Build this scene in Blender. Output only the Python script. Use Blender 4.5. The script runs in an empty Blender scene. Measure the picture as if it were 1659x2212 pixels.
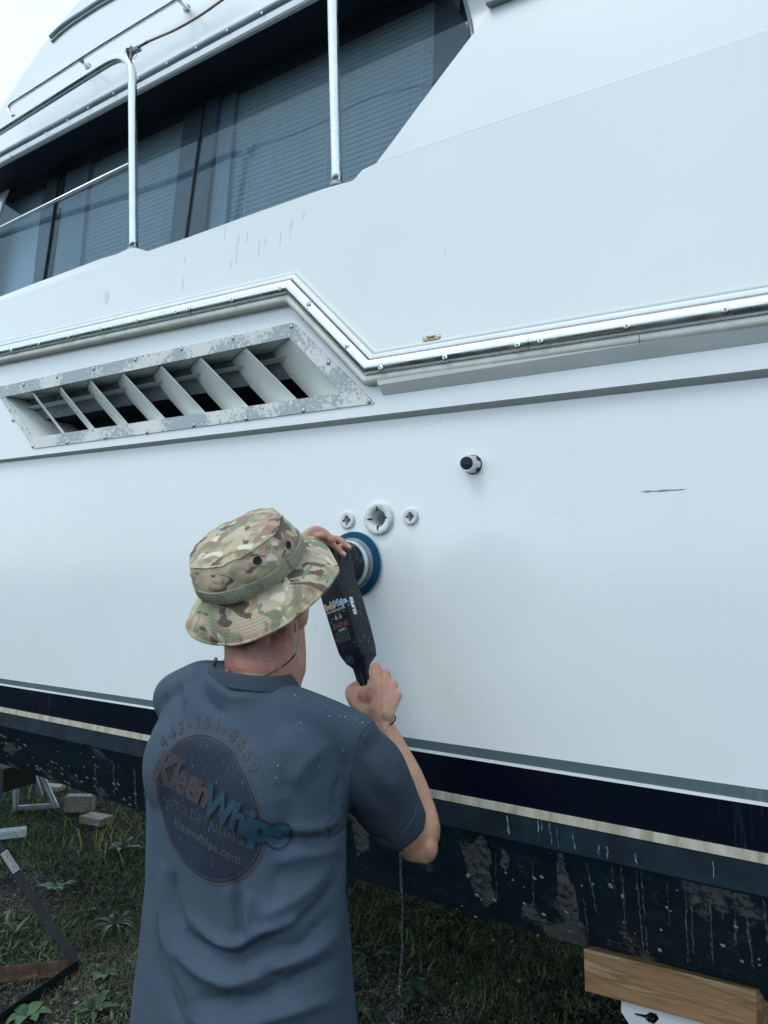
import bpy, bmesh, math, random
import numpy as np
from mathutils import Vector, Matrix
from mathutils.bvhtree import BVHTree
from mathutils.geometry import tessellate_polygon
from mathutils import noise as mnoise

random.seed(7)
rng = np.random.default_rng(7)
sc = bpy.context.scene
COL = sc.collection

# ------------------------------------------------------------------ camera
# photograph measured on a 1659 x 2212 grid; the hull's long lines meet at (-1700, 1225)
F, CX, CY = 1659.0, 829.5, 1106.0
YAW = math.radians(33.33)
PITCH = math.radians(4.10)
CAM = Vector((0.0, -1.75, 1.70))
fwd = Vector((-math.sin(YAW) * math.cos(PITCH), math.cos(YAW) * math.cos(PITCH), math.sin(PITCH)))
rgt = Vector((math.cos(YAW), math.sin(YAW), 0.0))
upv = rgt.cross(fwd)
cam_d = bpy.data.cameras.new('camera')
cam_d.sensor_fit = 'VERTICAL'
cam_d.sensor_height = 36.0
cam_d.lens = 36.0 * F / 2212.0
cam_d.clip_start = 0.02
cam_d.clip_end = 2000.0
cam = bpy.data.objects.new('camera', cam_d)
COL.objects.link(cam)
cam.matrix_world = Matrix(((rgt.x, upv.x, -fwd.x, CAM.x), (rgt.y, upv.y, -fwd.y, CAM.y),
                           (rgt.z, upv.z, -fwd.z, CAM.z), (0, 0, 0, 1)))
sc.camera = cam

# ------------------------------------------------------------------ world, sun, exposure
SUN_EL, SUN_AZ = math.radians(58), math.radians(200)      # azimuth from +y, clockwise
w = bpy.data.worlds.new('World')
sc.world = w
w.use_nodes = True
nt = w.node_tree
nt.nodes.clear()
n_out = nt.nodes.new('ShaderNodeOutputWorld')
n_sky = nt.nodes.new('ShaderNodeTexSky')
n_sky.sky_type = 'NISHITA'
n_sky.sun_disc = False
n_sky.sun_elevation = SUN_EL
n_sky.sun_rotation = SUN_AZ
n_b1 = nt.nodes.new('ShaderNodeBackground')
n_b1.inputs['Strength'].default_value = 0.05
n_b2 = nt.nodes.new('ShaderNodeBackground')              # the even cloud layer
n_b2.inputs['Color'].default_value = (0.75, 0.90, 1.0, 1)
n_b2.inputs['Strength'].default_value = 0.84
n_add = nt.nodes.new('ShaderNodeAddShader')
nt.links.new(n_sky.outputs[0], n_b1.inputs['Color'])
nt.links.new(n_b1.outputs[0], n_add.inputs[0])
nt.links.new(n_b2.outputs[0], n_add.inputs[1])
nt.links.new(n_add.outputs[0], n_out.inputs['Surface'])
sun_d = bpy.data.lights.new('sun', 'SUN')
sun_d.energy = 0.75
sun_d.angle = math.radians(25)
sun_d.color = (1.0, 0.99, 0.95)
sun = bpy.data.objects.new('sun', sun_d)
COL.objects.link(sun)
sdir = Vector((math.sin(SUN_AZ) * math.cos(SUN_EL), math.cos(SUN_AZ) * math.cos(SUN_EL), math.sin(SUN_EL)))
sun.rotation_euler = sdir.to_track_quat('Z', 'Y').to_euler()
sun.location = (0, -6, 9)
sc.view_settings.view_transform = 'Standard'
sc.view_settings.look = 'None'
sc.view_settings.gamma = 1.0
sc.view_settings.use_curve_mapping = False
sc.view_settings.exposure = 0.44

# ------------------------------------------------------------------ placing things by what the photograph shows
def ray(px, py):
    return (fwd + rgt * ((px - CX) / F) - upv * ((py - CY) / F))

def W(px, py, Y):                       # the point seen at (px, py) on the vertical plane y = Y
    d = ray(px, py)
    return CAM + d * ((Y - CAM.y) / d.y)

def G(px, py, z=0.0):                   # ... on the level plane z
    d = ray(px, py)
    return CAM + d * ((z - CAM.z) / d.z)

def WP(px, py, p0, n):                  # ... on any plane
    d = ray(px, py)
    return CAM + d * ((p0 - CAM).dot(n) / d.dot(n))

def px_of(p):
    q = p - CAM
    z = q.dot(fwd)
    return (CX + F * q.dot(rgt) / z, CY - F * q.dot(upv) / z)

def line_z(pa, pb, Y):                  # z as a linear function of x from two picture points on plane y = Y
    a, b = W(*pa, Y), W(*pb, Y)
    k = (b.z - a.z) / (b.x - a.x)
    return lambda x: a.z + k * (x - a.x)

# ------------------------------------------------------------------ materials
def new_mat(name):
    m = bpy.data.materials.new(name)
    m.use_nodes = True
    n = m.node_tree
    return m, n, n.nodes['Principled BSDF'], n.links

def N(n, t, **kw):
    nd = n.nodes.new(t)
    for k, v in kw.items():
        if k.startswith('i_'):
            key = k[2:].replace('_', ' ')
            nd.inputs[key].default_value = v
        else:
            setattr(nd, k, v)
    return nd

def coords(n, scale=(1, 1, 1), rot=(0, 0, 0)):
    tc = N(n, 'ShaderNodeTexCoord')
    mp = N(n, 'ShaderNodeMapping')
    mp.inputs['Scale'].default_value = scale
    mp.inputs['Rotation'].default_value = rot
    n.links.new(tc.outputs['Object'], mp.inputs['Vector'])
    return mp.outputs[0]

def noise_n(n, vec, scale, detail=4, rough=0.55, dist=0.0):
    nd = N(n, 'ShaderNodeTexNoise')
    nd.inputs['Scale'].default_value = scale
    nd.inputs['Detail'].default_value = detail
    nd.inputs['Roughness'].default_value = rough
    nd.inputs['Distortion'].default_value = dist
    n.links.new(vec, nd.inputs['Vector'])
    return nd.outputs['Fac']

def ramp(n, fac, stops):
    r = N(n, 'ShaderNodeValToRGB')
    cr = r.color_ramp
    while len(cr.elements) < len(stops):
        cr.elements.new(0.5)
    for e, (p, c) in zip(cr.elements, stops):
        e.position = p
        e.color = (c[0], c[1], c[2], 1) if hasattr(c, '__len__') else (c, c, c, 1)
    n.links.new(fac, r.inputs[0])
    return r.outputs[0]

def mixc(n, fac, a, b):
    m = N(n, 'ShaderNodeMix', data_type='RGBA')
    if isinstance(fac, float):
        m.inputs[0].default_value = fac
    else:
        n.links.new(fac, m.inputs[0])
    for i, v in ((6, a), (7, b)):
        if hasattr(v, 'links') or hasattr(v, 'is_linked'):
            n.links.new(v, m.inputs[i])
        else:
            m.inputs[i].default_value = (v[0], v[1], v[2], 1)
    return m.outputs[2]

def bump(n, h, strength, dist, bsdf, prev=None):
    b = N(n, 'ShaderNodeBump')
    b.inputs['Strength'].default_value = strength
    b.inputs['Distance'].default_value = dist
    n.links.new(h, b.inputs['Height'])
    if prev is not None:
        n.links.new(prev, b.inputs['Normal'])
    n.links.new(b.outputs[0], bsdf.inputs['Normal'])
    return b.outputs[0]

def plain(name, col, rough=0.5, metal=0.0, var=0.12, vscale=8.0, bstr=0.0, bscale=60.0, coat=0.0, stretch=(1, 1, 1)):
    m, n, b, L = new_mat(name)
    if max(col) < 0.06: b.inputs['Specular IOR Level'].default_value = 0.22
    v = coords(n, stretch)
    f = noise_n(n, v, vscale, 5)
    c = ramp(n, f, [(0.3, [x * (1 - var) for x in col]), (0.7, [min(1, x * (1 + var)) for x in col])])
    L.new(c, b.inputs['Base Color'])
    b.inputs['Roughness'].default_value = rough
    b.inputs['Metallic'].default_value = metal
    b.inputs['Coat Weight'].default_value = coat
    b.inputs['Coat Roughness'].default_value = 0.08
    if bstr > 0:
        bump(n, noise_n(n, v, bscale, 4), bstr, 0.002, b)
    return m

M = {}

def gelcoat(name, col, rough=0.28, streak=0.5, dirt=(0.45, 0.47, 0.42)):
    m, n, b, L = new_mat(name)
    v = coords(n)
    big = noise_n(n, v, 1.3, 3)
    c = ramp(n, big, [(0.3, [x * 0.95 for x in col]), (0.7, col)])
    vs = coords(n, (9, 9, 0.7))
    st = noise_n(n, vs, 2.2, 6, 0.6)
    st = ramp(n, st, [(0.62, 0.0), (0.85, 0.16 * streak)])
    c = mixc(n, st, c, dirt)
    sp = N(n, 'ShaderNodeTexVoronoi')
    sp.inputs['Scale'].default_value = 16.0
    sp.inputs['Randomness'].default_value = 1.0
    L.new(v, sp.inputs['Vector'])
    spots = ramp(n, sp.outputs['Distance'], [(0.016, 1.0), (0.030, 0.0)])
    gate = ramp(n, noise_n(n, v, 2.5, 2), [(0.60, 0.0), (0.68, 1.0)])
    mm = N(n, 'ShaderNodeMath', operation='MULTIPLY')
    L.new(spots, mm.inputs[0]); L.new(gate, mm.inputs[1])
    c = mixc(n, mm.outputs[0], c, (0.12, 0.13, 0.13))
    L.new(c, b.inputs['Base Color'])
    r = ramp(n, noise_n(n, v, 5.0, 6, 0.65), [(0.3, rough * 0.9), (0.7, rough * 1.15)])
    L.new(r, b.inputs['Roughness'])
    b.inputs['Coat Weight'].default_value = 0.8
    b.inputs['Coat Roughness'].default_value = 0.13
    bump(n, noise_n(n, v, 2.2, 2), 0.12, 0.02, b)
    return m

M['gel'] = gelcoat('white_gelcoat', (0.765, 0.81, 0.82))
M['gel_hi'] = gelcoat('white_gelcoat_upper', (0.78, 0.825, 0.83), 0.34, 0.8)
M['gel_in'] = plain('vent_paint', (0.70, 0.745, 0.72), 0.45, var=0.08, vscale=6)

def streaky_stripe(name, col, hi, amt, rough):
    m, n, b, L = new_mat(name)
    v = coords(n)
    vs = coords(n, (26, 26, 1.2), (0, math.radians(14), 0))
    st = ramp(n, noise_n(n, vs, 2.5, 6, 0.7), [(0.52, 0.0), (0.75, 1.0)])
    gate = ramp(n, noise_n(n, v, 1.7, 2), [(0.54, 0.0), (0.68, amt)])
    mm = N(n, 'ShaderNodeMath', operation='MULTIPLY')
    L.new(st, mm.inputs[0]); L.new(gate, mm.inputs[1])
    sp = N(n, 'ShaderNodeTexVoronoi')
    sp.inputs['Scale'].default_value = 75.0
    L.new(v, sp.inputs['Vector'])
    dots = ramp(n, sp.outputs['Distance'], [(0.06, amt * 0.5), (0.10, 0.0)])
    dg = ramp(n, noise_n(n, v, 4.0, 3), [(0.5, 0.0), (0.6, 1.0)])
    m2 = N(n, 'ShaderNodeMath', operation='MULTIPLY')
    L.new(dots, m2.inputs[0]); L.new(dg, m2.inputs[1])
    m3 = N(n, 'ShaderNodeMath', operation='MAXIMUM')
    L.new(mm.outputs[0], m3.inputs[0]); L.new(m2.outputs[0], m3.inputs[1])
    L.new(mixc(n, m3.outputs[0], col, hi), b.inputs['Base Color'])
    b.inputs['Roughness'].default_value = rough
    return m

M['navy'] = streaky_stripe('navy_stripe_paint', (0.0012, 0.0035, 0.010), (0.10, 0.16, 0.24), 0.55, 0.16)
M['grey_stripe'] = streaky_stripe('grey_stripe_paint', (0.085, 0.125, 0.135), (0.42, 0.50, 0.52), 0.6, 0.3)
M['white_stripe'] = plain('white_stripe_paint', (0.74, 0.78, 0.80), 0.35, var=0.05)

def beige():
    m, n, b, L = new_mat('weathered_beige_stripe')
    v = coords(n)
    c = ramp(n, noise_n(n, coords(n, (6, 6, 1)), 6, 6), [(0.3, (0.27, 0.235, 0.17)), (0.5, (0.43, 0.41, 0.33)), (0.75, (0.54, 0.54, 0.48))])
    L.new(c, b.inputs['Base Color'])
    b.inputs['Roughness'].default_value = 0.6
    return m
M['beige'] = beige()

def antifoul():
    m, n, b, L = new_mat('worn_bottom_paint')
    v = coords(n)
    base = ramp(n, noise_n(n, v, 9, 8, 0.65), [(0.25, (0.002, 0.010, 0.020)), (0.6, (0.006, 0.026, 0.044)), (0.85, (0.022, 0.055, 0.075))])
    # bare patches, tan grey, speckled at their edges
    pn = noise_n(n, coords(n, (2.6, 1, 1.1)), 2.1, 3, 0.5)
    fn = noise_n(n, v, 48, 6, 0.7)
    a = N(n, 'ShaderNodeMath', operation='MULTIPLY_ADD')
    L.new(fn, a.inputs[0]); a.inputs[1].default_value = 0.32; L.new(pn, a.inputs[2])
    pm = ramp(n, a.outputs[0], [(0.775, 0.0), (0.815, 0.8)])
    patch = ramp(n, noise_n(n, v, 30, 6, 0.7), [(0.3, (0.07, 0.085, 0.08)), (0.7, (0.22, 0.23, 0.20))])
    c = mixc(n, pm, base, patch)
    # run marks
    vs = coords(n, (13, 13, 0.55))
    rn = noise_n(n, vs, 2.0, 5, 0.6, 0.4)
    edge = ramp(n, rn, [(0.575, 0.0), (0.59, 0.30), (0.60, 0.06), (0.63, 0.03), (0.645, 0.25), (0.66, 0.0)])
    br = ramp(n, noise_n(n, v, 26, 5, 0.7), [(0.42, 0.0), (0.58, 1.0)])
    mm = N(n, 'ShaderNodeMath', operation='MULTIPLY')
    L.new(edge, mm.inputs[0]); L.new(br, mm.inputs[1])
    c = mixc(n, mm.outputs[0], c, (0.20, 0.29, 0.32))
    L.new(c, b.inputs['Base Color'])
    b.inputs['Roughness'].default_value = 0.7
    b.inputs['Specular IOR Level'].default_value = 0.25
    bump(n, noise_n(n, v, 40, 6, 0.7), 0.5, 0.004, b)
    return m
M['bottom'] = antifoul()
M['bottom_band'] = plain('boot_top_band_paint', (0.004, 0.014, 0.023), 0.6, var=0.55, vscale=16, bstr=.3)  # same bottom paint darkened, countering the extra light on this upright face

def metal(name, col, rough, pit=0.0):
    m, n, b, L = new_mat(name)
    v = coords(n)
    L.new(ramp(n, noise_n(n, v, 30, 5), [(0.3, [x * 0.9 for x in col]), (0.7, col)]), b.inputs['Base Color'])
    b.inputs['Metallic'].default_value = 1.0
    L.new(ramp(n, noise_n(n, v, 14, 6, 0.7), [(0.3, rough * 0.6), (0.75, rough * 1.7)]), b.inputs['Roughness'])
    if pit:
        bump(n, noise_n(n, v, 90, 4), pit, 0.001, b)
    return m
M['chrome'] = metal('stainless_steel', (0.72, 0.76, 0.77), 0.27)
M['galv'] = metal('galvanised_steel', (0.30, 0.35, 0.37), 0.5, 0.3)
M['dark_metal'] = metal('dark_fork_metal', (0.16, 0.19, 0.20), 0.4)

def peel():
    m, n, b, L = new_mat('peeling_frame_paint')
    v = coords(n)
    big = noise_n(n, v, 5.0, 2, 0.5)
    fn = noise_n(n, v, 75, 8, 0.78, 0.2)
    bg2 = N(n, 'ShaderNodeMath', operation='MULTIPLY'); L.new(big, bg2.inputs[0]); bg2.inputs[1].default_value = 0.55
    a = N(n, 'ShaderNodeMath', operation='MULTIPLY_ADD')
    L.new(fn, a.inputs[0]); a.inputs[1].default_value = 0.62; L.new(bg2.outputs[0], a.inputs[2])
    k = ramp(n, a.outputs[0], [(0.585, 0.0), (0.60, 1.0)])
    c = mixc(n, k, (0.68, 0.70, 0.67), (0.36, 0.41, 0.43))
    L.new(c, b.inputs['Base Color'])
    b.inputs['Roughness'].default_value = 0.5
    inv = N(n, 'ShaderNodeMath', operation='SUBTRACT')
    inv.inputs[0].default_value = 1.0
    L.new(k, inv.inputs[1])
    bump(n, inv.outputs[0], 0.5, 0.001, b)
    return m
M['peel'] = peel()
M['bead'] = plain('cream_rubber_bead', (0.60, 0.62, 0.56), 0.45, var=0.12, vscale=25)
M['lip'] = plain('rail_moulding_white', (0.76, 0.79, 0.79), 0.4, var=0.05, vscale=12)
def caulk():
    m, n, b, L = new_mat('mildewed_caulk')
    v = coords(n)
    a = ramp(n, noise_n(n, v, 130, 3, 0.8), [(0.64, 0.0), (0.72, 0.8)])
    g = ramp(n, noise_n(n, v, 5, 3), [(0.42, 0.0), (0.6, 1.0)])
    mm = N(n, 'ShaderNodeMath', operation='MULTIPLY')
    L.new(a, mm.inputs[0]); L.new(g, mm.inputs[1])
    L.new(mixc(n, mm.outputs[0], (0.66, 0.70, 0.68), (0.10, 0.12, 0.11)), b.inputs['Base Color'])
    b.inputs['Roughness'].default_value = 0.6
    return m
M['caulk'] = caulk()
M['black'] = plain('black_plastic', (0.012, 0.014, 0.017), 0.4, var=0.3, vscale=30)
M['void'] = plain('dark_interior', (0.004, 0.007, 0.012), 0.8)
M['int'] = plain('cabin_interior_trim', (0.10, 0.12, 0.14), 0.6)
M['slat'] = plain('blind_slat_white', (0.52, 0.55, 0.56), 0.45, var=0.05)
M['curtain'] = plain('cabin_curtain', (0.30, 0.35, 0.39), 0.7, var=0.1, vscale=14, stretch=(8, 8, 0.5))
M['greytrim'] = plain('grey_vinyl_trim', (0.24, 0.30, 0.33), 0.35, var=0.2, vscale=14)
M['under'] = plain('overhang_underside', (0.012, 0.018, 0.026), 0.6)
M['brass'] = plain('worn_brass', (0.50, 0.40, 0.20), 0.35, metal=0.6, var=0.2, vscale=60)
M['ink'] = plain('dark_ink', (0.03, 0.03, 0.035), 0.6)
M['white_ink'] = plain('white_print', (0.75, 0.78, 0.78), 0.5, var=0.05)
M['cable'] = plain('tan_vinyl_cable', (0.26, 0.19, 0.12), 0.5, var=0.3, vscale=40)
M['scuff'] = plain('blue_grey_scuff', (0.12, 0.26, 0.32), 0.5, var=0.4, vscale=80)
M['stain'] = plain('faint_grey_smear', (0.52, 0.58, 0.62), 0.5, var=0.3, vscale=60)

def glass():
    m = bpy.data.materials.new('tinted_glass')
    m.use_nodes = True
    n = m.node_tree
    n.nodes.clear()
    o = N(n, 'ShaderNodeOutputMaterial')
    t = N(n, 'ShaderNodeBsdfTransparent')
    t.inputs[0].default_value = (0.76, 0.84, 0.88, 1)
    g = N(n, 'ShaderNodeBsdfGlossy')
    g.inputs['Roughness'].default_value = 0.03
    g.inputs['Color'].default_value = (0.58, 0.70, 0.76, 1)
    d = N(n, 'ShaderNodeBsdfDiffuse')
    d.inputs['Color'].default_value = (0.35, 0.42, 0.45, 1)
    fr = N(n, 'ShaderNodeFresnel')
    fr.inputs[0].default_value = 1.52
    mx = N(n, 'ShaderNodeMixShader')
    ge = N(n, 'ShaderNodeNewGeometry')
    sb_ = N(n, 'ShaderNodeMath', operation='SUBTRACT'); sb_.inputs[0].default_value = 1.0
    n.links.new(ge.outputs['Backfacing'], sb_.inputs[1])
    ml = N(n, 'ShaderNodeMath', operation='MULTIPLY')
    n.links.new(fr.outputs[0], ml.inputs[0]); n.links.new(sb_.outputs[0], ml.inputs[1])
    n.links.new(ml.outputs[0], mx.inputs[0])
    n.links.new(t.outputs[0], mx.inputs[1])
    n.links.new(g.outputs[0], mx.inputs[2])
    mx2 = N(n, 'ShaderNodeMixShader')          # a film of dust and rain marks
    v = coords(n, (30, 30, 2.5))
    dn = ramp(n, noise_n(n, v, 3, 6, 0.7), [(0.4, 0.005), (0.75, 0.045)])
    n.links.new(dn, mx2.inputs[0])
    n.links.new(mx.outputs[0], mx2.inputs[1])
    n.links.new(d.outputs[0], mx2.inputs[2])
    n.links.new(mx2.outputs[0], o.inputs[0])
    return m
M['glass'] = glass()

def wood(name, cols, scale=1.0, rot=(0, 0, 0), bad=0.0):
    m, n, b, L = new_mat(name)
    v = coords(n, (0.7 * scale, 10 * scale, 10 * scale), rot)
    g = noise_n(n, v, 2.2, 4, 0.5, 0.25)
    c = ramp(n, g, [(0.30, cols[0]), (0.45, cols[1]), (0.52, cols[0]), (0.6, cols[2]), (0.75, cols[1])])
    f = noise_n(n, coords(n, (6 * scale, 90 * scale, 90 * scale), rot), 3, 3)
    c = mixc(n, ramp(n, f, [(0.4, 0.0), (0.7, 0.35)]), c, [x * 0.5 for x in cols[0]])
    L.new(c, b.inputs['Base Color'])
    b.inputs['Roughness'].default_value = 0.55
    bump(n, f, 0.25, 0.001, b)
    return m
M['wood'] = wood('pine_board_wood', [(0.27, 0.145, 0.065), (0.40, 0.245, 0.12), (0.50, 0.35, 0.20)], 1.6, (0, math.radians(14), 0))
M['wood_grey'] = wood('weathered_timber', [(0.13, 0.12, 0.10), (0.22, 0.20, 0.165), (0.30, 0.28, 0.23)], 3.0)
M['wood_pale'] = wood('pale_timber', [(0.26, 0.22, 0.14), (0.36, 0.31, 0.20), (0.42, 0.37, 0.26)], 3.0)
M['wood_dark'] = wood('dark_timber', [(0.02, 0.016, 0.013), (0.035, 0.028, 0.022), (0.05, 0.04, 0.03)], 3.0)
M['rust'] = plain('rusty_angle_iron', (0.085, 0.045, 0.028), 0.8, var=0.6, vscale=22, bstr=0.5, bscale=90)
M['blackpaint'] = plain('black_painted_steel', (0.012, 0.018, 0.020), 0.4, var=0.4, vscale=14, bstr=0.15)
M['whitepaint'] = plain('white_painted_steel', (0.66, 0.69, 0.70), 0.4, var=0.08)

# ------------------------------------------------------------------ mesh helpers
ORIGIN = {}

def mesh_of(name, verts, faces, mats, smooth=False, mi=None):
    me = bpy.data.meshes.new(name)
    me.from_pydata([tuple(v) for v in verts], [], [tuple(f) for f in faces])
    if not isinstance(mats, (list, tuple)):
        mats = [mats]
    for m in mats:
        me.materials.append(m)
    if mi is not None:
        me.polygons.foreach_set('material_index', mi)
    if smooth:
        me.polygons.foreach_set('use_smooth', [True] * len(me.polygons))
    me.update()
    return me

def root(name, label, cat, loc, group=None):
    o = bpy.data.objects.new(name, None)
    o.empty_display_size = 0.1
    o.location = loc
    COL.objects.link(o)
    o['label'] = label
    o['category'] = cat
    if group:
        o['group'] = group
    ORIGIN[o.name] = Vector(loc)
    return o

def org(parent):
    return ORIGIN.get(parent.name, Vector((0, 0, 0))) if parent else Vector((0, 0, 0))

def add(name, verts, faces, mats, parent=None, smooth=False, mi=None, recalc=True, autos=None):
    """world-space verts -> one object"""
    o0 = org(parent)
    vs = [Vector(v) - o0 for v in verts]
    me = mesh_of(name, vs, faces, mats, smooth, mi)
    if recalc:
        bm = bmesh.new(); bm.from_mesh(me)
        bmesh.ops.recalc_face_normals(bm, faces=bm.faces)
        bm.to_mesh(me); bm.free()
    if autos is not None:
        me.set_sharp_from_angle(angle=math.radians(autos))
    o = bpy.data.objects.new(name, me)
    COL.objects.link(o)
    if parent:
        o.parent = parent
        ORIGIN[o.name] = o0
    return o

def place(name, me, loc, rot=None, parent=None, scale=None):
    """an object that shares mesh data; loc in world space"""
    o = bpy.data.objects.new(name, me)
    COL.objects.link(o)
    o0 = org(parent)
    mt = Matrix.Translation(Vector(loc) - o0)
    if rot is not None:
        mt = mt @ rot.to_4x4()
    if scale is not None:
        mt = mt @ Matrix.Diagonal((*scale, 1))
    if parent:
        o.parent = parent
    o.matrix_local = mt
    ORIGIN[o.name] = o0        # (only used for world-baked children)
    return o

class MB:
    def __init__(s):
        s.v = []; s.f = []
    def add(s, vs, fs):
        k = len(s.v)
        s.v += [Vector(v) for v in vs]
        s.f += [tuple(i + k for i in f) for f in fs]
        return s
    def box(s, c, sx, sy, sz, R=None):
        c = Vector(c)
        vs = []
        for x in (-1, 1):
            for y in (-1, 1):
                for z in (-1, 1):
                    p = Vector((x * sx / 2, y * sy / 2, z * sz / 2))
                    vs.append(c + (R @ p if R else p))
        return s.add(vs, [(0, 1, 3, 2), (4, 6, 7, 5), (0, 4, 5, 1), (2, 3, 7, 6), (0, 2, 6, 4), (1, 5, 7, 3)])
    def beam(s, a, b, wd, hd, up=Vector((0, 0, 1))):
        a, b = Vector(a), Vector(b)
        d = (b - a).normalized()
        x = d.cross(up).normalized(); y = x.cross(d)
        vs = []
        for p in (a, b):
            for i, j in ((-1, -1), (1, -1), (1, 1), (-1, 1)):
                vs.append(p + x * (i * wd / 2) + y * (j * hd / 2))
        return s.add(vs, [(0, 3, 2, 1), (4, 5, 6, 7), (0, 1, 5, 4), (1, 2, 6, 5), (2, 3, 7, 6), (3, 0, 4, 7)])
    def tube(s, pts, r, n=12, cap=True):
        pts = [Vector(p) for p in pts]
        m = len(pts)
        rs = r if hasattr(r, '__len__') else [r] * m
        t0 = (pts[1] - pts[0]).normalized()
        u = t0.orthogonal().normalized()
        vs = []
        pt = t0
        for i, p in enumerate(pts):
            if i == 0: t = t0
            elif i == m - 1: t = (pts[-1] - pts[-2]).normalized()
            else: t = ((pts[i + 1] - p).normalized() + (p - pts[i - 1]).normalized()).normalized()
            q = pt.rotation_difference(t)
            u = (q @ u); u = (u - t * u.dot(t)).normalized()
            pt = t
            w_ = t.cross(u)
            for k in range(n):
                a = 2 * math.pi * k / n
                vs.append(p + (u * math.cos(a) + w_ * math.sin(a)) * rs[i])
        fs = [(i * n + k, i * n + (k + 1) % n, (i + 1) * n + (k + 1) % n, (i + 1) * n + k) for i in range(m - 1) for k in range(n)]
        if cap:
            fs += [tuple(reversed(range(n))), tuple((m - 1) * n + k for k in range(n))]
        return s.add(vs, fs)
    def loft(s, rings, cap=True, close=True):
        n = len(rings[0]); m = len(rings)
        vs = [p for r in rings for p in r]
        rng_ = n if close else n - 1
        fs = [(i * n + k, i * n + (k + 1) % n, (i + 1) * n + (k + 1) % n, (i + 1) * n + k) for i in range(m - 1) for k in range(rng_)]
        if cap:
            fs += [tuple(reversed(range(n))), tuple((m - 1) * n + k for k in range(n))]
        return s.add(vs, fs)
    def obj(s, name, mat, parent=None, smooth=False, autos=None, bevel=0):
        o = add(name, s.v, s.f, mat, parent, smooth or autos is not None, autos=autos)
        if bevel:
            bm = bmesh.new(); bm.from_mesh(o.data)
            bmesh.ops.bevel(bm, geom=[e for e in bm.edges if e.calc_face_angle(0) > 0.5], offset=bevel, segments=2, affect='EDGES', profile=0.5)
            bm.to_mesh(o.data); bm.free()
        return o

def smooth_path(pts, k=6):
    pts = [Vector(p) for p in pts]
    out = []
    for i in range(len(pts) - 1):
        p0 = pts[max(i - 1, 0)]; p1 = pts[i]; p2 = pts[i + 1]; p3 = pts[min(i + 2, len(pts) - 1)]
        for j in range(k):
            t = j / k
            out.append(0.5 * ((2 * p1) + (p2 - p0) * t + (2 * p0 - 5 * p1 + 4 * p2 - p3) * t * t + (3 * p1 - p0 - 3 * p2 + p3) * t ** 3))
    out.append(pts[-1])
    return out

def panel(mb, loops, thick, holes=()):
    """flat outline (3D points) with holes, extruded along `thick`"""
    allp = [list(loops)] + [list(h) for h in holes]
    tris = tessellate_polygon([[Vector(p) for p in lp] for lp in allp])
    flat = [Vector(p) for lp in allp for p in lp]
    n = len(flat)
    vs = flat + [p + thick for p in flat]
    fs = [tuple(t) for t in tris] + [tuple(i + n for i in reversed(t)) for t in tris]
    k = 0
    for lp in allp:
        m = len(lp)
        for i in range(m):
            a, b_ = k + i, k + (i + 1) % m
            fs.append((a, b_, b_ + n, a + n))
        k += m
    mb.add(vs, fs)
    return mb

def ring_pts(c, ux, uy, rx, ry, n=24, p=2.0):
    out = []
    for k in range(n):
        a = 2 * math.pi * k / n
        ca, sa = math.cos(a), math.sin(a)
        out.append(c + ux * (rx * math.copysign(abs(ca) ** (2 / p), ca)) + uy * (ry * math.copysign(abs(sa) ** (2 / p), sa)))
    return out

def text_mesh(body, size=1.0, shear=0.0, offset=0.0, space=1.0, seg=0.0):
    cu = bpy.data.curves.new('t', 'FONT')
    cu.body = body; cu.size = size; cu.shear = shear; cu.offset = offset
    cu.space_character = space
    cu.align_x = 'CENTER'; cu.align_y = 'CENTER'
    cu.resolution_u = 3
    o = bpy.data.objects.new('t', cu)
    COL.objects.link(o)
    bpy.context.view_layer.update()
    ev = o.evaluated_get(bpy.context.evaluated_depsgraph_get())
    me = bpy.data.meshes.new_from_object(ev)
    bm = bmesh.new(); bm.from_mesh(me)
    bmesh.ops.triangulate(bm, faces=bm.faces)
    if seg:
        for _ in range(4):
            ed = [e for e in bm.edges if e.calc_length() > seg]
            if not ed: break
            bmesh.ops.subdivide_edges(bm, edges=ed, cuts=1)
            bmesh.ops.triangulate(bm, faces=bm.faces)
    bm.verts.index_update()
    vs = [(v.co.x, v.co.y) for v in bm.verts]
    fs = [tuple(v.index for v in f.verts) for f in bm.faces]
    bm.free()
    bpy.data.objects.remove(o); bpy.data.meshes.remove(me); bpy.data.curves.remove(cu)
    return vs, fs

def fine_flat(outline, seg):
    """2D outline -> finely split flat mesh"""
    bm = bmesh.new()
    vs = [bm.verts.new((x, y, 0)) for x, y in outline]
    bm.faces.new(vs)
    bmesh.ops.triangulate(bm, faces=bm.faces)
    for _ in range(6):
        ed = [e for e in bm.edges if e.calc_length() > seg]
        if not ed: break
        bmesh.ops.subdivide_edges(bm, edges=ed, cuts=1)
        bmesh.ops.triangulate(bm, faces=bm.faces)
    bm.verts.index_update()
    v2 = [(v.co.x, v.co.y) for v in bm.verts]
    fs = [tuple(v.index for v in f.verts) for f in bm.faces]
    bm.free()
    return v2, fs

def decal(name, flat, O, R, U, bvh, lift, mat, parent, smooth=True):
    """lay a flat 2D mesh on a surface: O + x R + y U, pressed along the local normal"""
    nrm = R.cross(U).normalized()
    if nrm.dot(CAM - O) < 0: nrm = -nrm
    vs = []
    for x, y in flat[0]:
        p = O + R * x + U * y
        hit = bvh.ray_cast(p + nrm * 0.12, -nrm, 0.3)
        vs.append(hit[0] + nrm * lift if hit[0] is not None else None)
    fs = [f for f in flat[1] if all(vs[i] is not None for i in f)]
    ids = sorted(set(i for f in fs for i in f)); mp = {j: k for k, j in enumerate(ids)}
    return add(name, [vs[i] for i in ids], [tuple(mp[i] for i in f) for f in fs], mat, parent, smooth)
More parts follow.
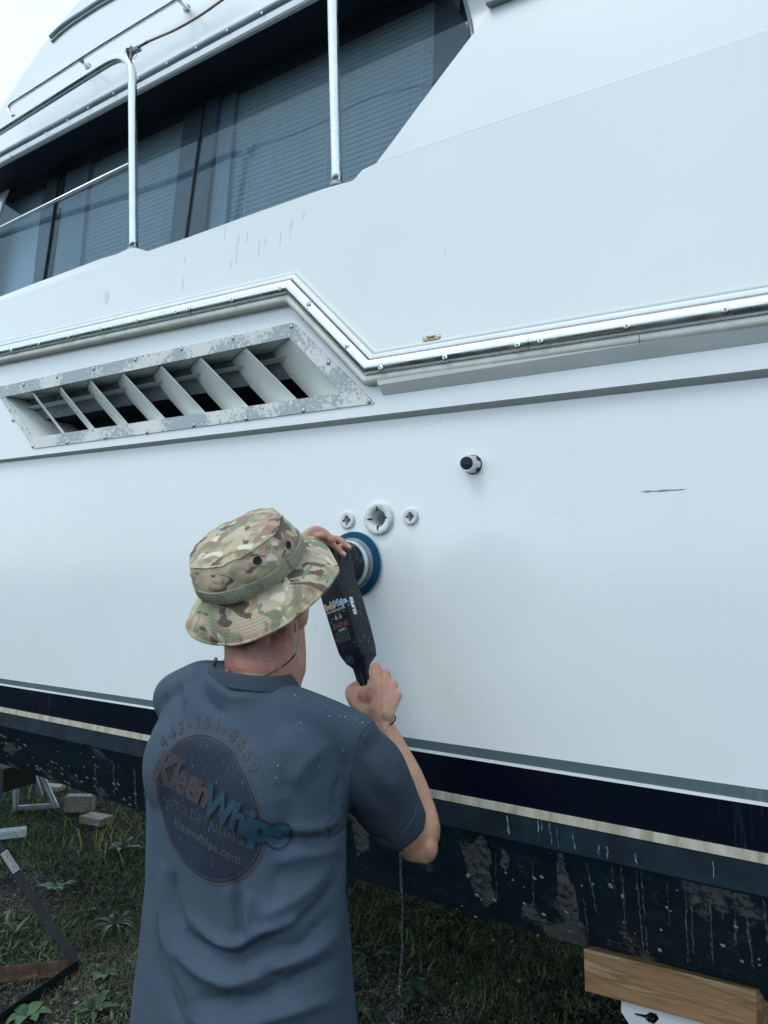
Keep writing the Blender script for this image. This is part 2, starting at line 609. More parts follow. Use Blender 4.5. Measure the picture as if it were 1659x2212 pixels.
# ================================================================== the ground (one sheet to the horizon)
def ground_mat():
    m, n, b, L = new_mat('dark_gravelly_soil')
    v = coords(n)
    a = noise_n(n, v, 1.4, 6, 0.6)
    f = noise_n(n, v, 70, 6, 0.75)
    soil = ramp(n, f, [(0.3, (0.003, 0.006, 0.009)), (0.55, (0.014, 0.020, 0.024)), (0.72, (0.07, 0.075, 0.072))])
    green = ramp(n, f, [(0.3, (0.006, 0.012, 0.006)), (0.7, (0.035, 0.055, 0.022))])
    L.new(mixc(n, ramp(n, a, [(0.40, 0.0), (0.62, 1.0)]), soil, green), b.inputs['Base Color'])
    b.inputs['Roughness'].default_value = 0.9
    b.inputs['Specular IOR Level'].default_value = 0.1
    bump(n, f, 0.8, 0.01, b)
    return m
M['ground'] = ground_mat()
gx = [-900, -60, -20, -11] + [x * 0.25 for x in range(-42, 13)] + [4, 8, 20, 60, 900]
gy = [-900, -60, -20, -8, -5] + [y * 0.25 for y in range(-16, 37)] + [10, 12, 20, 60, 900]
gv = []
for yy in gy:
    for xx in gx:
        near = abs(xx) < 12 and abs(yy) < 12
        gv.append((xx, yy, (mnoise.noise(Vector((xx * 0.8, yy * 0.8, 0))) * 0.025 - 0.01) if near else -0.02))
gf = [(j * len(gx) + i, j * len(gx) + i + 1, (j + 1) * len(gx) + i + 1, (j + 1) * len(gx) + i) for j in range(len(gy) - 1) for i in range(len(gx) - 1)]
g_o = add('ground', gv, gf, M['ground'], None, True, recalc=False)
g_o['kind'] = 'structure'

# ================================================================== the boat
boat = root('motor_yacht', 'big white motor yacht hauled out on stands, navy stripe and worn dark bottom paint', 'boat', (-2.0, 1.6, 0.0))

X0, X1 = -3.7, 2.6
def bowy(x):
    return 0.10 * max(0.0, X0 - x) ** 2
knuckle_lo = line_z((0, 1000), (1659, 815), 0.0)
knuckle_hi = line_z((0, 993), (1659, 796), -0.025)
z_grey = line_z((0, 1465), (1659, 1706), 0.0)
z_white = line_z((0, 1475.5), (1659, 1733), 0.0)
z_navy = line_z((0, 1479.5), (1659, 1741.5), 0.0)
z_beige = line_z((0, 1526), (1659, 1843), 0.0)
z_foul = line_z((0, 1536), (1659, 1865), 0.0)
z_chine = line_z((0, 1568), (1659, 1940), 0.0)
_bp = [W(0, 1646, .35), W(337, 1761, .35), W(1002, 1967, .35), W(1626, 2146, .35)]
def z_bot(x):
    ps = _bp
    if x <= ps[0].x: return ps[0].z + (x - ps[0].x) * -0.02
    if x >= ps[-1].x: return ps[-1].z + (x - ps[-1].x) * -0.06
    for a, b in zip(ps, ps[1:]):
        if x <= b.x:
            return a.z + (b.z - a.z) * (x - a.x) / (b.x - a.x)
print('bottom z', [round(p.z, 2) for p in _bp], 'knuckle', knuckle_lo(-3), knuckle_lo(0))

# through-hull fittings: holes in the hull side
FIT = [((820, 1120), 0.0465, 0.0235), ((752, 1124), 0.0245, 0.0105), ((888.5, 1116), 0.023, 0.0090)]
holes = []
for (p, R_, r_) in FIT:
    c = W(*p, 0.0)
    holes.append([Vector((c.x + (r_ + 0.004) * math.cos(a), 0, c.z + (r_ + 0.004) * math.sin(a))) for a in [2 * math.pi * k / 24 for k in range(24)]])
mb = MB()
panel(mb, [Vector((X0, 0, z_grey(X0) - 0.03)), Vector((X1, 0, z_grey(X1) - 0.03)), Vector((X1, 0, knuckle_lo(X1))), Vector((X0, 0, knuckle_lo(X0)))],
      Vector((0, 0.012, 0)), holes)
mb.obj('hull_side', M['gel'], boat)
# bow part of the hull, curving in ahead of the frame
xs = [X0 - 0.2 * k for k in range(0, 26)]
def strip(name, rows, xlist, mat, smooth=True):
    """rows: functions x -> (y, z)"""
    vs = []
    for x in xlist:
        for r in rows:
            y, z = r(x)
            vs.append(Vector((x, y, z)))
    n = len(rows)
    fs = [(i * n + k, (i + 1) * n + k, (i + 1) * n + k + 1, i * n + k + 1) for i in range(len(xlist) - 1) for k in range(n - 1)]
    return add(name, vs, fs, mat, boat, smooth, recalc=False, autos=25)
strip('bow_side', [lambda x: (bowy(x) - .025, knuckle_hi(x) + 0.9), lambda x: (bowy(x) - .025, knuckle_hi(x)), lambda x: (bowy(x), knuckle_lo(x)), lambda x: (bowy(x), z_grey(x) - .03)], xs, M['gel'])
xl = [X1 - 0.3 * k for k in range(0, 22)] + [X0 - 0.2 * k for k in range(1, 26)]
xl = sorted(set(round(x, 3) for x in xl))
def back_y(x):
    return 0.42 + max(0.0, (x + 3.9)) * 1.15 if x < -1.4 else 3.3
def band(name, za, zb, off, mat):
    strip(name, [lambda x: (bowy(x) + 0.0, za(x)), lambda x: (bowy(x) - off, za(x)), lambda x: (bowy(x) - off, zb(x)), lambda x: (bowy(x) + 0.0, zb(x))], xl, mat)
strip('hull_lower_side', [lambda x: (bowy(x) + 0.002, z_grey(x) - 0.02), lambda x: (bowy(x) + 0.002, z_foul(x))], xl, M['gel'])
band('grey_stripe', z_grey, z_white, 0.003, M['grey_stripe'])
band('white_stripe', lambda x: z_white(x) - .0006, lambda x: z_navy(x) + .0004, 0.006, M['white_stripe'])
band('navy_stripe', z_navy, z_beige, 0.003, M['navy'])
band('beige_stripe', z_beige, z_foul, 0.008, M['beige'])
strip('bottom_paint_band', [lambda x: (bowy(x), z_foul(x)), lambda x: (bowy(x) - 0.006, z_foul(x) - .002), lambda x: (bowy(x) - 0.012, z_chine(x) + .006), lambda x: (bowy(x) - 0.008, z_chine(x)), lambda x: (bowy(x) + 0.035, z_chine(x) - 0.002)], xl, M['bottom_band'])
# hull bottom: slopes inwards and down, then runs flat across to the far side
vs_rows = []
nseg = 8
rows = []
for k in range(nseg + 1):
    t = k / nseg
    rows.append(lambda x, t=t: (bowy(x) + 0.035 + (0.35 - 0.035) * t, z_chine(x) - 0.004 + (z_bot(x) - z_chine(x)) * (t ** 0.92)))
rows.append(lambda x: (bowy(x) + 0.37, z_bot(x) - 0.004))
rows.append(lambda x: (max(back_y(x), bowy(x) + .5), z_bot(x) + 0.02))
rows.append(lambda x: (max(back_y(x), bowy(x) + .5) + 0.4, z_chine(x)))
rows.append(lambda x: (max(back_y(x), bowy(x) + .5) + 0.4, 2.4))
strip('hull_bottom', rows, xl, M['bottom'])
# stern end and main deck (close the body)
mb = MB()
mb.add([(X1, 0, z_chine(X1)), (X1, .36, z_bot(X1)), (X1, 3.3, z_bot(X1)), (X1, 3.7, z_chine(X1)), (X1, 3.7, 2.4), (X1, 0, 2.4)], [(0, 1, 2, 3, 4, 5)])
mb.add([(X1, 0.03, 2.35), (X1, 3.7, 2.35), (-4.2, 3.6, 2.35), (-5.2, 0.4, 2.35), (-3.8, 0.03, 2.35)], [(0, 1, 2, 3, 4)])
mb.obj('deck', M['gel'], boat)

# unseen fin under the hull, added to block light from behind
mb = MB(); mb.loft([[Vector((x, 1.7, .75)), Vector((x, 1.82, .16)), Vector((x, 2.0, .16)), Vector((x, 2.12, .75))] for x in (-2.9, -2.4, 0, X1)])
mb.obj('keel', M['bottom'], boat)
# barnacles and bare spots stuck on the bottom, each a low irregular crust
barn_px = [(11,1592),(14,1605),(43,1615),(40,1598),(55,1610),(62,1653),(80,1655),(82,1662),(89,1660),(108,1666),(113,1646),(122,1648),(134,1659),(135,1672),(165,1676),(177,1688),(189,1680),(204,1682),(207,1653),(205,1683),(246,1693),(256,1694),(252,1704),(269,1727),(281,1738),(281,1723),(293,1715),(294,1735),(141,1688),(149,1692),(3,1588),
           (1010,1893),(1012,1890),(1318,1913),(1345,1936),(1170,1895),(1154,1897),(1093,1886),(1133,1952),(1174,1975),(1223,1970),(1030,1934),(1068,1944),(1590,2003),(1603,2076),(1640,2072),(1641,2084),(1425,2053),(1561,2042),(1440,1960),(1280,1910)]
def bottom_pt(px_, py_, off=0.0):
    lo, hi = 0.036, 0.36
    for _ in range(24):
        mid = (lo + hi) / 2
        p = W(px_, py_, mid)
        t = (mid - 0.035) / 0.315
        zs = z_chine(p.x) - 0.004 + (z_bot(p.x) - z_chine(p.x)) * (max(t, 0) ** 0.92)
        if p.z < zs - 0.0: lo, hi = mid, hi
        else: lo, hi = lo, mid
        # the surface falls away faster than the sight line sinks
    best = None
    for k in range(160):
        yy = 0.036 + 0.318 * k / 159
        p = W(px_, py_, yy)
        t = (yy - 0.035) / 0.315
        e = abs(p.z - (z_chine(p.x) - 0.004 + (z_bot(p.x) - z_chine(p.x)) * (max(t, 0) ** 0.92)))
        if best is None or e < best[0]: best = (e, p)
    p = best[1]
    return p - ray(px_, py_).normalized() * off
zmesh = MB()
_rb = random.Random(9)
extra = [(1090 + _rb.uniform(-120, 560), 1900 + _rb.uniform(0, 150)) for _ in range(26)] + [(_rb.uniform(0, 300), 1600 + _rb.uniform(0, 60)) for _ in range(18)]
for (px_, py_) in barn_px + extra:
    e_ = (px_, py_) in extra
    p = bottom_pt(px_, py_, .002)
    r = _rb.uniform(0.0022, 0.004) if e_ else _rb.uniform(0.0045, 0.0095)
    k = 9
    ax_ = _rb.uniform(.55, 1.0); rot_ = _rb.uniform(-.5, .5)
    sh = [_rb.uniform(.7, 1.3) for _ in range(k)]
    c1, c2 = [], []
    for i in range(k):
        a = 2 * math.pi * i / k
        lx, lz = r * sh[i] * math.cos(a) * ax_, r * sh[i] * math.sin(a)
        qx, qz = lx * math.cos(rot_) - lz * math.sin(rot_), lx * math.sin(rot_) + lz * math.cos(rot_)
        c1.append(p + Vector((qx, .003 - .9 * qz, qz)))
        c2.append(p + Vector((qx * .6, -.003 - .55 * qz, qz * .6)))
    zmesh.loft([c1, c2])
bo = zmesh.obj('barnacles', plain('barnacle_crust', (0.42, 0.45, 0.42), 0.8, var=0.3, vscale=90), boat)
bo['kind'] = 'stuff'

def speck(name, c1, c2, thr, sc_):
    m, n, b, L = new_mat(name)
    v = coords(n)
    f = noise_n(n, v, sc_, 7, .78)
    L.new(ramp(n, f, [(thr - .03, (.006, .016, .024)), (thr + .03, c1), (.78, c2)]), b.inputs['Base Color'])
    b.inputs['Roughness'].default_value = .7
    bump(n, f, .5, .002, b)
    return m
M['run'] = speck('pale_run_mark', (.09, .15, .18), (.40, .48, .50), .47, 60)
M['bare'] = speck('bare_speckled_patch', (.10, .115, .11), (.30, .31, .285), .45, 38)
_rr = random.Random(21)
def run_mark(x0, y0, x1, y1, wd_, chine=False):
    n = max(6, int((y1 - y0) / 9)); L_, R_ = [], []
    f_ = (lambda a, b: W(a, b, -.0135)) if chine else (lambda a, b: bottom_pt(a, b, .0035))
    for i in range(n + 1):
        t = i / n
        cx = x0 + (x1 - x0) * t + _rr.uniform(-1.6, 1.6); w_ = .95 * wd_ * _rr.uniform(.3, 1.2) * (1 if 0 < i < n else .3)
        y = y0 + (y1 - y0) * t
        L_.append(f_(cx - w_, y)); R_.append(f_(cx + w_, y))
    mb = MB(); mb.add(L_ + R_, [(i, i + 1, n + 2 + i, n + 1 + i) for i in range(n)])
    mb.obj('run_mark', M['run'], boat)
for r_ in [(1205, 1845, 1215, 1925, 2.4), (1340, 1870, 1352, 1960, 2), (1373, 1880, 1392, 2062, 2.2), (1384, 1882, 1400, 2068, 1.8), (1265, 1860, 1290, 1970, 1.8), (1480, 1905, 1486, 2080, 2.0), (1492, 1910, 1498, 2062, 2.2), (1532, 1905, 1540, 2085, 2.4), (1588, 1925, 1590, 2046, 3.0), (1606, 1930, 1632, 2128, 3.2), (1648, 1935, 1672, 2140, 3.4), (1320, 1868, 1330, 1935, 1.5), (1260, 1935, 1272, 2030, 1.8), (1345, 1940, 1352, 2010, 1.4), (1440, 1900, 1446, 2000, 1.2), (1560, 1930, 1562, 1990, 1.4),
           (1010, 1840, 1012, 1900, 1.4), (1070, 1840, 1074, 1960, 1.6), (1150, 1860, 1154, 1960, 1.4), (205, 1650, 207, 1700, 1.6), (245, 1640, 248, 1720, 1.8), (290, 1660, 295, 1750, 2.2), (310, 1670, 316, 1765, 2.0)]:
    run_mark(*r_)
for r_ in [(1096, 1762, 1099, 1806, 2.4), (1160, 1768, 1166, 1820, 1.4), (1187, 1776, 1193, 1826, 1.5), (1202, 1782, 1206, 1832, 1.4), (1238, 1800, 1242, 1838, 1.8), (1292, 1824, 1295, 1850, 3.2), (1310, 1826, 1312, 1856, 2.2), (1372, 1842, 1376, 1868, 2.0), (1540, 1860, 1542, 1898, 1.4), (1170, 1770, 1172, 1796, 1.0)]:
    run_mark(*r_, chine=True)
def patch(pts, name='bare_patch'):
    # ragged outline through the given corners
    P_ = []
    m = len(pts)
    for i in range(m):
        a, b = pts[i], pts[(i + 1) % m]
        for j in range(7):
            t = j / 7
            P_.append((a[0] + (b[0] - a[0]) * t + _rr.uniform(-3, 3), a[1] + (b[1] - a[1]) * t + _rr.uniform(-4, 4)))
    vs = [bottom_pt(x, y, .0022) for x, y in P_]
    tr = tessellate_polygon([[Vector((x, y, 0)) for x, y in P_]])
    mb = MB(); mb.add(vs, [tuple(t) for t in tr]); mb.obj(name, M['bare'], boat)
patch([(992, 1818), (1020, 1822), (1040, 1800), (1062, 1845), (1058, 1895), (1072, 1945), (1048, 1958), (1022, 1915), (1004, 1862)])
patch([(1205, 1842), (1216, 1845), (1222, 1880), (1240, 1920), (1252, 1990), (1270, 2010), (1240, 2008), (1205, 1960), (1202, 1890)])
patch([(1125, 1960), (1150, 1950), (1170, 1982), (1200, 2000), (1160, 1998), (1128, 1985)])
patch([(770, 1700), (800, 1760), (800, 1830), (770, 1850), (762, 1800)])
patch([(1085, 1830), (1100, 1850), (1096, 1880), (1080, 1870)])
patch([(10, 1600), (28, 1606), (40, 1622), (26, 1630), (8, 1622)])
patch([(200, 1696), (225, 1702), (232, 1722), (212, 1716)])

# ---------------- rub rail path (centre of the bright strip), on plane y = -0.04
YR = -0.045
rail_px = [(-700, 940), (0, 761.5), (631, 621.6), (798.5, 796.0), (1659, 659.5), (4200, 250)]
RP = [W(x, y, YR) for x, y in rail_px]
d0 = (RP[1] - RP[2]).normalized()
RP[0] = RP[1] + d0 * 2.4
d1 = (RP[4] - RP[3]).normalized()
RP[5] = RP[4] + d1 * 2.6
RP = [RP[0], RP[2], RP[3], RP[5]]
def sweep(path, prof, closed_prof=True):
    """prof: (a, b): a across the path in the picture plane (up), b outwards (-y)"""
    vs = []
    m = len(path)
    for i, p in enumerate(path):
        def nrm(d):
            return Vector((-d.z, 0, d.x))
        if i == 0: mm = nrm((path[1] - p).normalized())
        elif i == m - 1: mm = nrm((p - path[i - 1]).normalized())
        else:
            n1 = nrm((p - path[i - 1]).normalized()); n2 = nrm((path[i + 1] - p).normalized())
            mm = (n1 + n2); mm = mm / (1 + n1.dot(n2))
        for a, b in prof:
            vs.append(p + mm * a + Vector((0, -b, 0)))
    n = len(prof)
    fs = [(i * n + k, i * n + (k + 1) % n, (i + 1) * n + (k + 1) % n, (i + 1) * n + k) for i in range(m - 1) for k in range(n)]
    fs += [tuple(reversed(range(n))), tuple((m - 1) * n + k for k in range(n))]
    return vs, fs
prof_s = [(-0.0195, -0.004), (-0.0195, 0.008), (-0.0185, 0.0125), (-0.016, 0.0175), (-0.0125, 0.0215), (-0.008, 0.0242), (-0.003, 0.0255), (0.003, 0.0255), (0.009, 0.0235), (0.014, 0.0205), (0.0175, 0.0175), (0.0185, 0.014), (0.0185, -0.004)]
rail = add('rub_rail_strip', *sweep(RP, prof_s), M['chrome'], boat, True, autos=40)
prof_l = [(0.0205, -0.01), (0.0205, 0.012), (0.0225, 0.0145), (0.028, 0.014), (0.034, 0.011), (0.0365, 0.004), (0.037, -0.01)]
lip = add('rail_moulding', *sweep(RP, prof_l), M['lip'], boat, True, autos=35)
prof_c = [(0.035, -0.006), (0.036, 0.005), (0.044, 0.0035), (0.052, -0.003)]
add('caulk_line', *sweep(RP, prof_c), M['caulk'], boat, True)
prof_b = [(-0.0185, -0.02)] + [(-0.031 + 0.0125 * math.cos(math.radians(d)), 0.0 + 0.012 * math.sin(math.radians(d))) for d in range(0, 181, 18)] + [(-0.0435, -0.02)]
add('rubber_bead', *sweep(RP, prof_b), M['bead'], boat, True, autos=50)
# joints in the strip and the moulding
mb = MB()
for (px_, py_, t_) in ((1119, 753, 0), (1354 + 20, 704, 1), (410, 672, 0)):
    pass

# ---------------- screw: one mesh shared by all
def screw_mesh(r, mat, name):
    mb = MB()
    n = 14
    rings = []
    for rr, h in ((1.0, 0.0), (1.0, 0.10), (0.86, 0.26), (0.5, 0.36), (0.0001, 0.38)):
        rings.append([Vector((r * rr * math.cos(2 * math.pi * k / n), -r * h, r * rr * math.sin(2 * math.pi * k / n))) for k in range(n)])
    mb.loft(rings, cap=False)
    nf = len(mb.f)
    rg = []  # dark ring around the head imitates a countersink shadow by colour
    for rr, h in ((1.22, 0.0), (1.22, 0.03), (0.9, 0.06)):
        rg.append([Vector((r * rr * math.cos(2 * math.pi * k / n), -r * h, r * rr * math.sin(2 * math.pi * k / n))) for k in range(n)])
    mb.loft(rg, cap=False)
    ang = math.radians(33)
    for a in (ang, ang + math.pi / 2):
        R = Matrix.Rotation(a, 3, 'Y')
        mb.box((0, -r * 0.36, 0), r * 1.05, r * 0.10, r * 0.22, R)
    me = mesh_of(name, mb.v, mb.f, [mat, M['ink']], False, [0] * nf + [1] * (len(mb.f) - nf))
    return me
sm_rail = screw_mesh(0.0076, M['chrome'], 'rail_screw')
sm_vent = screw_mesh(0.0064, M['chrome'], 'vent_screw')
def on_rail(px_, py_):
    p = W(px_, py_, YR - 0.0245)
    return p
for k, (x_, y_) in enumerate([(24, 757), (84, 742), (148.5, 727), (218.5, 710), (296.5, 692.6), (380, 674), (408.5, 667), (502, 647), (606, 623),
              (666, 657), (748.5, 748), (822.5, 795), (961, 772), (1118, 745), (1167.5, 736), (1354, 704), (1567, 669)]):
    R = Matrix.Rotation(random.uniform(0, 3), 3, 'Y')
    place('screw', sm_rail, on_rail(x_, y_), R, rail)

def joint(px_, py_, a_off, out, ln, parent_, wd_=.0011):
    p = W(px_, py_, YR - out)
    dd = (RP[3] - RP[2]).normalized(); ang_ = math.atan2(dd.z, dd.x)
    mb = MB(); mb.box(p, wd_, .0022, ln, Matrix.Rotation(-ang_, 3, 'Y')); mb.obj('joint_line', M['ink'], parent_)
joint(1141, 742, 0, .0245, .034, rail)
joint(1374, 690, 0, .0130, .013, lip)
joint(1381, 732, 0, .0118, .018, rail, .0009)
joint(412, 668, 0, .0245, .030, rail, .0009)
# ---------------- upper band of the hull (between rail and knuckle), with the vent opening
YB = -0.025
vo = [(-14, 838), (634, 696), (810, 871), (72, 969)]
vi = [(10, 857), (625, 729), (740, 848), (72, 945)]
hole = [W(x, y, YB) for x, y in [(4, 850), (628, 722), (750, 854), (70, 950)]]
outer = [Vector((X0, YB, knuckle_hi(X0))), Vector((X1, YB, knuckle_hi(X1)))]
R3 = [Vector((p.x, YB, p.z - 0.012)) for p in RP]
xr = R3[3]; outer.append(Vector((X1, YB, R3[2].z + (R3[3].z - R3[2].z) * (X1 - R3[2].x) / (R3[3].x - R3[2].x))))
outer += [R3[2], R3[1]]
outer.append(Vector((X0, YB, R3[1].z + (R3[0].z - R3[1].z) * (X0 - R3[1].x) / (R3[0].x - R3[1].x))))
mb = MB()
panel(mb, outer, Vector((0, 0.01, 0)), [hole])
mb.obj('upper_band', M['gel'], boat)
kx = [X0 + (X1 - X0) * k / 20 for k in range(21)]
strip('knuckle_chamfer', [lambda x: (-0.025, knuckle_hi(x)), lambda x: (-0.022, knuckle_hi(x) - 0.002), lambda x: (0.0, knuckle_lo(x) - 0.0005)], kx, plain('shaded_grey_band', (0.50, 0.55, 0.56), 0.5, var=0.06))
# ledge under the rail, right of the corner
zl_hi = line_z((817, 833), (1659, 700), -0.05)
zl_lo = line_z((817, 856), (1659, 739), YB)
xa = W(817, 833, -0.05).x
lx = [xa + (X1 - xa) * k / 12 for k in range(13)]
rows_ = [[Vector((x, -0.02, zl_hi(x) + .02)), Vector((x, -0.055, zl_hi(x) + .012)), Vector((x, -0.052, zl_hi(x) + 0.001)), Vector((x, YB - .001, zl_lo(x)))] for x in lx]
mb = MB(); mb.loft(rows_, cap=True, close=True)
mb.obj('rail_ledge', plain('ledge_grey_paint', (0.78, 0.81, 0.81), 0.5, var=0.05), boat)

# ---------------- vent: frame, recess, vanes
mb = MB()
def rounded(pts, r, k=4):
    out = []
    m = len(pts)
    for i in range(m):
        p = pts[i]; a = (pts[i - 1] - p).normalized(); b = (pts[(i + 1) % m] - p).normalized()
        rr = min(r, (pts[i - 1] - p).length / 3, (pts[(i + 1) % m] - p).length / 3)
        for j in range(k + 1):
            t = j / k
            out.append(p + a * rr * (1 - t) ** 2 + b * rr * t ** 2)
    return out
fo = rounded([W(x, y, YB - .004) for x, y in vo], 0.012)
fi = [W(x, y, YB - .004) for x, y in vi]
panel(mb, fo, Vector((0, 0.0035, 0)), [fi])
vframe = mb.obj('vent_frame', M['peel'], boat)
for x_, y_ in [(50, 831), (123, 814), (202, 796), (292, 776), (392, 753), (503, 730), (629, 704), (709, 782), (797, 866),
               (655, 886), (531, 904), (418, 918), (317, 933), (226, 945), (144, 956), (70, 964), (27, 907)]:
    place('screw', sm_vent, W(x_, y_, YB - .005), Matrix.Rotation(random.uniform(0, 3), 3, 'Y'), vframe)
mb = MB()
li = [W(x, y, YB - .003) for x, y in [(8, 855), (626, 727), (742, 849), (71, 946)]]
dep = Vector((0, 0.26, 0))
for i in range(4):
    a, b = li[i], li[(i + 1) % 4]
    mb.add([a, b, b + dep, a + dep], [(0, 1, 2, 3)])
# upper inner lining of the recess: a sloping panel, lower half open to a dark trunk
c0, c1, c2, c3 = li
mid_l = c0.lerp(c3, 0.46); mid_r = c1.lerp(c2, 0.46)
q = Vector((0, 0.12, 0))
mb.obj('vent_lining', M['gel_in'], boat)
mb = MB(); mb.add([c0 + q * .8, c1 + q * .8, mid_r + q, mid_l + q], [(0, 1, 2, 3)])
mb.obj('vent_baffle', plain('grimy_vent_baffle', (.13, .17, .18), .6, var=.35, vscale=20), boat)  # mottled dark teal, darker than the side walls
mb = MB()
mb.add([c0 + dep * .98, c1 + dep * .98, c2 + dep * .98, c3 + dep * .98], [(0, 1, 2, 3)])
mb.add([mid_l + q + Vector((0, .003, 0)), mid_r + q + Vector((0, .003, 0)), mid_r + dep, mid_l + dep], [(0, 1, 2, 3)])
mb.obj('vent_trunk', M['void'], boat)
vane_px = [((72, 849), (139, 935)), ((130, 836), (205, 927)), ((195, 821.5), (277, 917)), ((265, 806), (358, 906)),
           ((347.5, 790), (444, 892.5)), ((432, 771.5), (537, 880)), ((530, 752), (642, 864)), ((624.5, 730), (739, 846.5))]
for (a_, b_) in vane_px:
    mb = MB()
    a = W(*a_, YB + 0.004); b = W(*b_, YB + 0.004)
    vi_ = vane_px.index((a_, b_))
    dv = Vector((-0.186, 0.105, 0)) * (.45, .62, .8, .95, 1, 1, 1, .95)[vi_]
    th = Vector((0.0026, 0, 0))
    nseg_ = 6
    ra = []; 
    for k in range(nseg_ + 1):
        t = k / nseg_
        bend = Vector((0, 0.012 * t * t, 0))
        o_ = dv * t + bend
        ra.append([a + o_, b + o_, b + o_ + th, a + o_ + th])
    mb.loft(ra)
    mb.obj('vent_vane', M['gel_in'], boat)

# ---------------- bulwark and wing above the rail
YU = -0.045
sill = [(-420, 806), (0, 641), (75, 612), (122, 595), (178, 574), (215, 560), (252, 549), (280, 536.5), (294, 535.5), (306, 538.5), (318, 543), (400, 515), (560, 457), (700, 408),
        (741, 396), (758, 392), (767, 386), (775, 376), (784, 367), (797, 360.5), (812, 353)]
rail_in = [Vector((p.x, YU, p.z)) for p in RP]
lo_pts = [W(x, y, YU) for x, y in sill]
crease0 = W(812, 353, YU); 
crease1 = W(1659, 66, YU)
cd = (crease1 - crease0).normalized()
crease_end = crease0 + cd * ((X1 - crease0.x) / cd.x)
outl = list(lo_pts) + [crease_end]
outl.append(Vector((X1, YU, rail_in[2].z + (rail_in[3].z - rail_in[2].z) * (X1 - rail_in[2].x) / (rail_in[3].x - rail_in[2].x))))
outl += [rail_in[2], rail_in[1]]
xl0 = lo_pts[0].x
outl.append(Vector((xl0, YU, rail_in[1].z + (rail_in[0].z - rail_in[1].z) * (xl0 - rail_in[1].x) / (rail_in[0].x - rail_in[1].x))))
mb = MB()
panel(mb, outl, Vector((0, 0.07, 0)))
bul = mb.obj('bulwark', M['gel_hi'], boat)
bm = bmesh.new(); bm.from_mesh(bul.data)
bmesh.ops.bevel(bm, geom=[e for e in bm.edges if e.calc_face_angle(0) > 1.2 and min(v.co.y for v in e.verts) < YU - 1.6 + .01 and max(v.co.y for v in e.verts) < YU - 1.6 + .01], offset=0.009, segments=3, affect='EDGES', profile=0.5, clamp_overlap=True)
bm.to_mesh(bul.data); bm.free()
bul.data.polygons.foreach_set('use_smooth', [True] * len(bul.data.polygons)); bul.data.set_sharp_from_angle(angle=math.radians(28))
# wing: the fairing above the crease, leaning inboard
lean = Vector((0, 0.05, 1.0)).normalized()
nW = cd.cross(lean).normalized()
pw = crease0 + Vector((0, 0.0012, 0))
wing_px = [(813, 352), (852, 300), (905, 228), (962, 152), (1006, 94), (1032, 60), (1052, 26), (1058, 5), (1062, -40), (1100, -260)]
wo = [WP(x, y, pw, nW) for x, y in wing_px]
topr = wo[-1] + Vector((2.6, 0, 0.45))
wo += [Vector((X1, (pw + cd * ((X1 - pw.x) / cd.x) + lean * 1.6).y, (pw + cd * ((X1 - pw.x) / cd.x) + lean * 1.6).z)), pw + cd * ((X1 - pw.x) / cd.x)]
mb = MB()
panel(mb, wo, Vector((0, 0.06, 0)))
wing = mb.obj('side_wing', M['gel_hi'], boat)
mb = MB()           # soft rounded crease moulding between the two panels
mb.tube([crease0 + Vector((0.01, 0.0022, 0)), crease_end + Vector((0, 0.0022, 0))], 0.0048, 12)
mb = MB()
ta = WP(1056, 15, pw, nW) + Vector((0, -.012, 0)); tb = WP(1103, -4, pw, nW) + Vector((0, -.012, 0))
mb.beam(ta, ta + (tb - ta).normalized() * 0.5, 0.02, 0.014)
mb.obj('wing_trim', M['greytrim'], boat, bevel=0.003)

# ---------------- cabin side with tinted windows
pc = Vector((0, 0.21, 2.7)); nc = Vector((0, -1, 0.12)).normalized()
cin = -nc                                          # into the cabin
def CP(px_, py_, off=0.0):
    return WP(px_, py_, pc + cin * off, nc)
seamA = ((86, 650), (138, 296)); seamB = ((395, 545), (456, 100))
def pane(name, poly, off=0.0):
    mb = MB()
    panel(mb, [CP(x, y, off) for x, y in poly], cin * 0.005)
    return mb.obj(name, M['glass'], boat)
pane('window_pane', [(-420, 850), seamA[0], seamA[1], (-60, 420), (-420, 640)])
pane('window_pane', [(seamA[0][0] + 4, 648), (seamB[0][0], seamB[0][1]), seamB[1], (seamA[1][0] + 3, 290)])
pane('window_pane', [(seamB[0][0] + 4, 545), (1040, 330), (1032, 150), (1022, 88), (1013, 45), (1000, -20), (990, -100), (900, -180), (seamB[1][0] + 4, 98)])
mb = MB()
for a, b in (seamA, seamB):
    pa, pb = CP(a[0] + 2, a[1], -.004), CP(b[0] + 2, b[1], -.004)
    mb2 = MB(); mb2.beam(pa, pb, 0.008, 0.008, nc); mb2.obj('window_seal', M['black'], boat)
# white surround at both ends, and the dark interior
mb = MB(); panel(mb, [CP(x, y, -.006) for x, y in [(-420, 560), (-60, 375), (20, 340), (42, 346), (40, 362), (24, 392), (8, 430), (-6, 475), (-20, 560), (-60, 760), (-420, 920)]], cin * 0.01)
mb.obj('window_surround', M['gel'], boat)
mb = MB(); panel(mb, [CP(x, y, -.004) for x, y in [(990, -140), (1002, -20), (1014, 45), (1023, 88), (1033, 150), (1040, 340), (1300, 300), (1300, -260), (1000, -260)]], cin * 0.03)
mb.obj('cabin_end_panel', M['gel_hi'], boat)
rb = [CP(x, y, -.007) for x, y in [(997, -30), (1004, 0), (1010, 25), (1016, 50), (1021, 80), (1026, 120)]]
mb = MB(); mb.tube(smooth_path(rb, 4), 0.006, 8); mb.obj('window_seal', M['greytrim'], boat, True)
ix0, ix1 = -5.4, -0.6
mb = MB()
zlo_, zhi_ = 2.2, 3.45
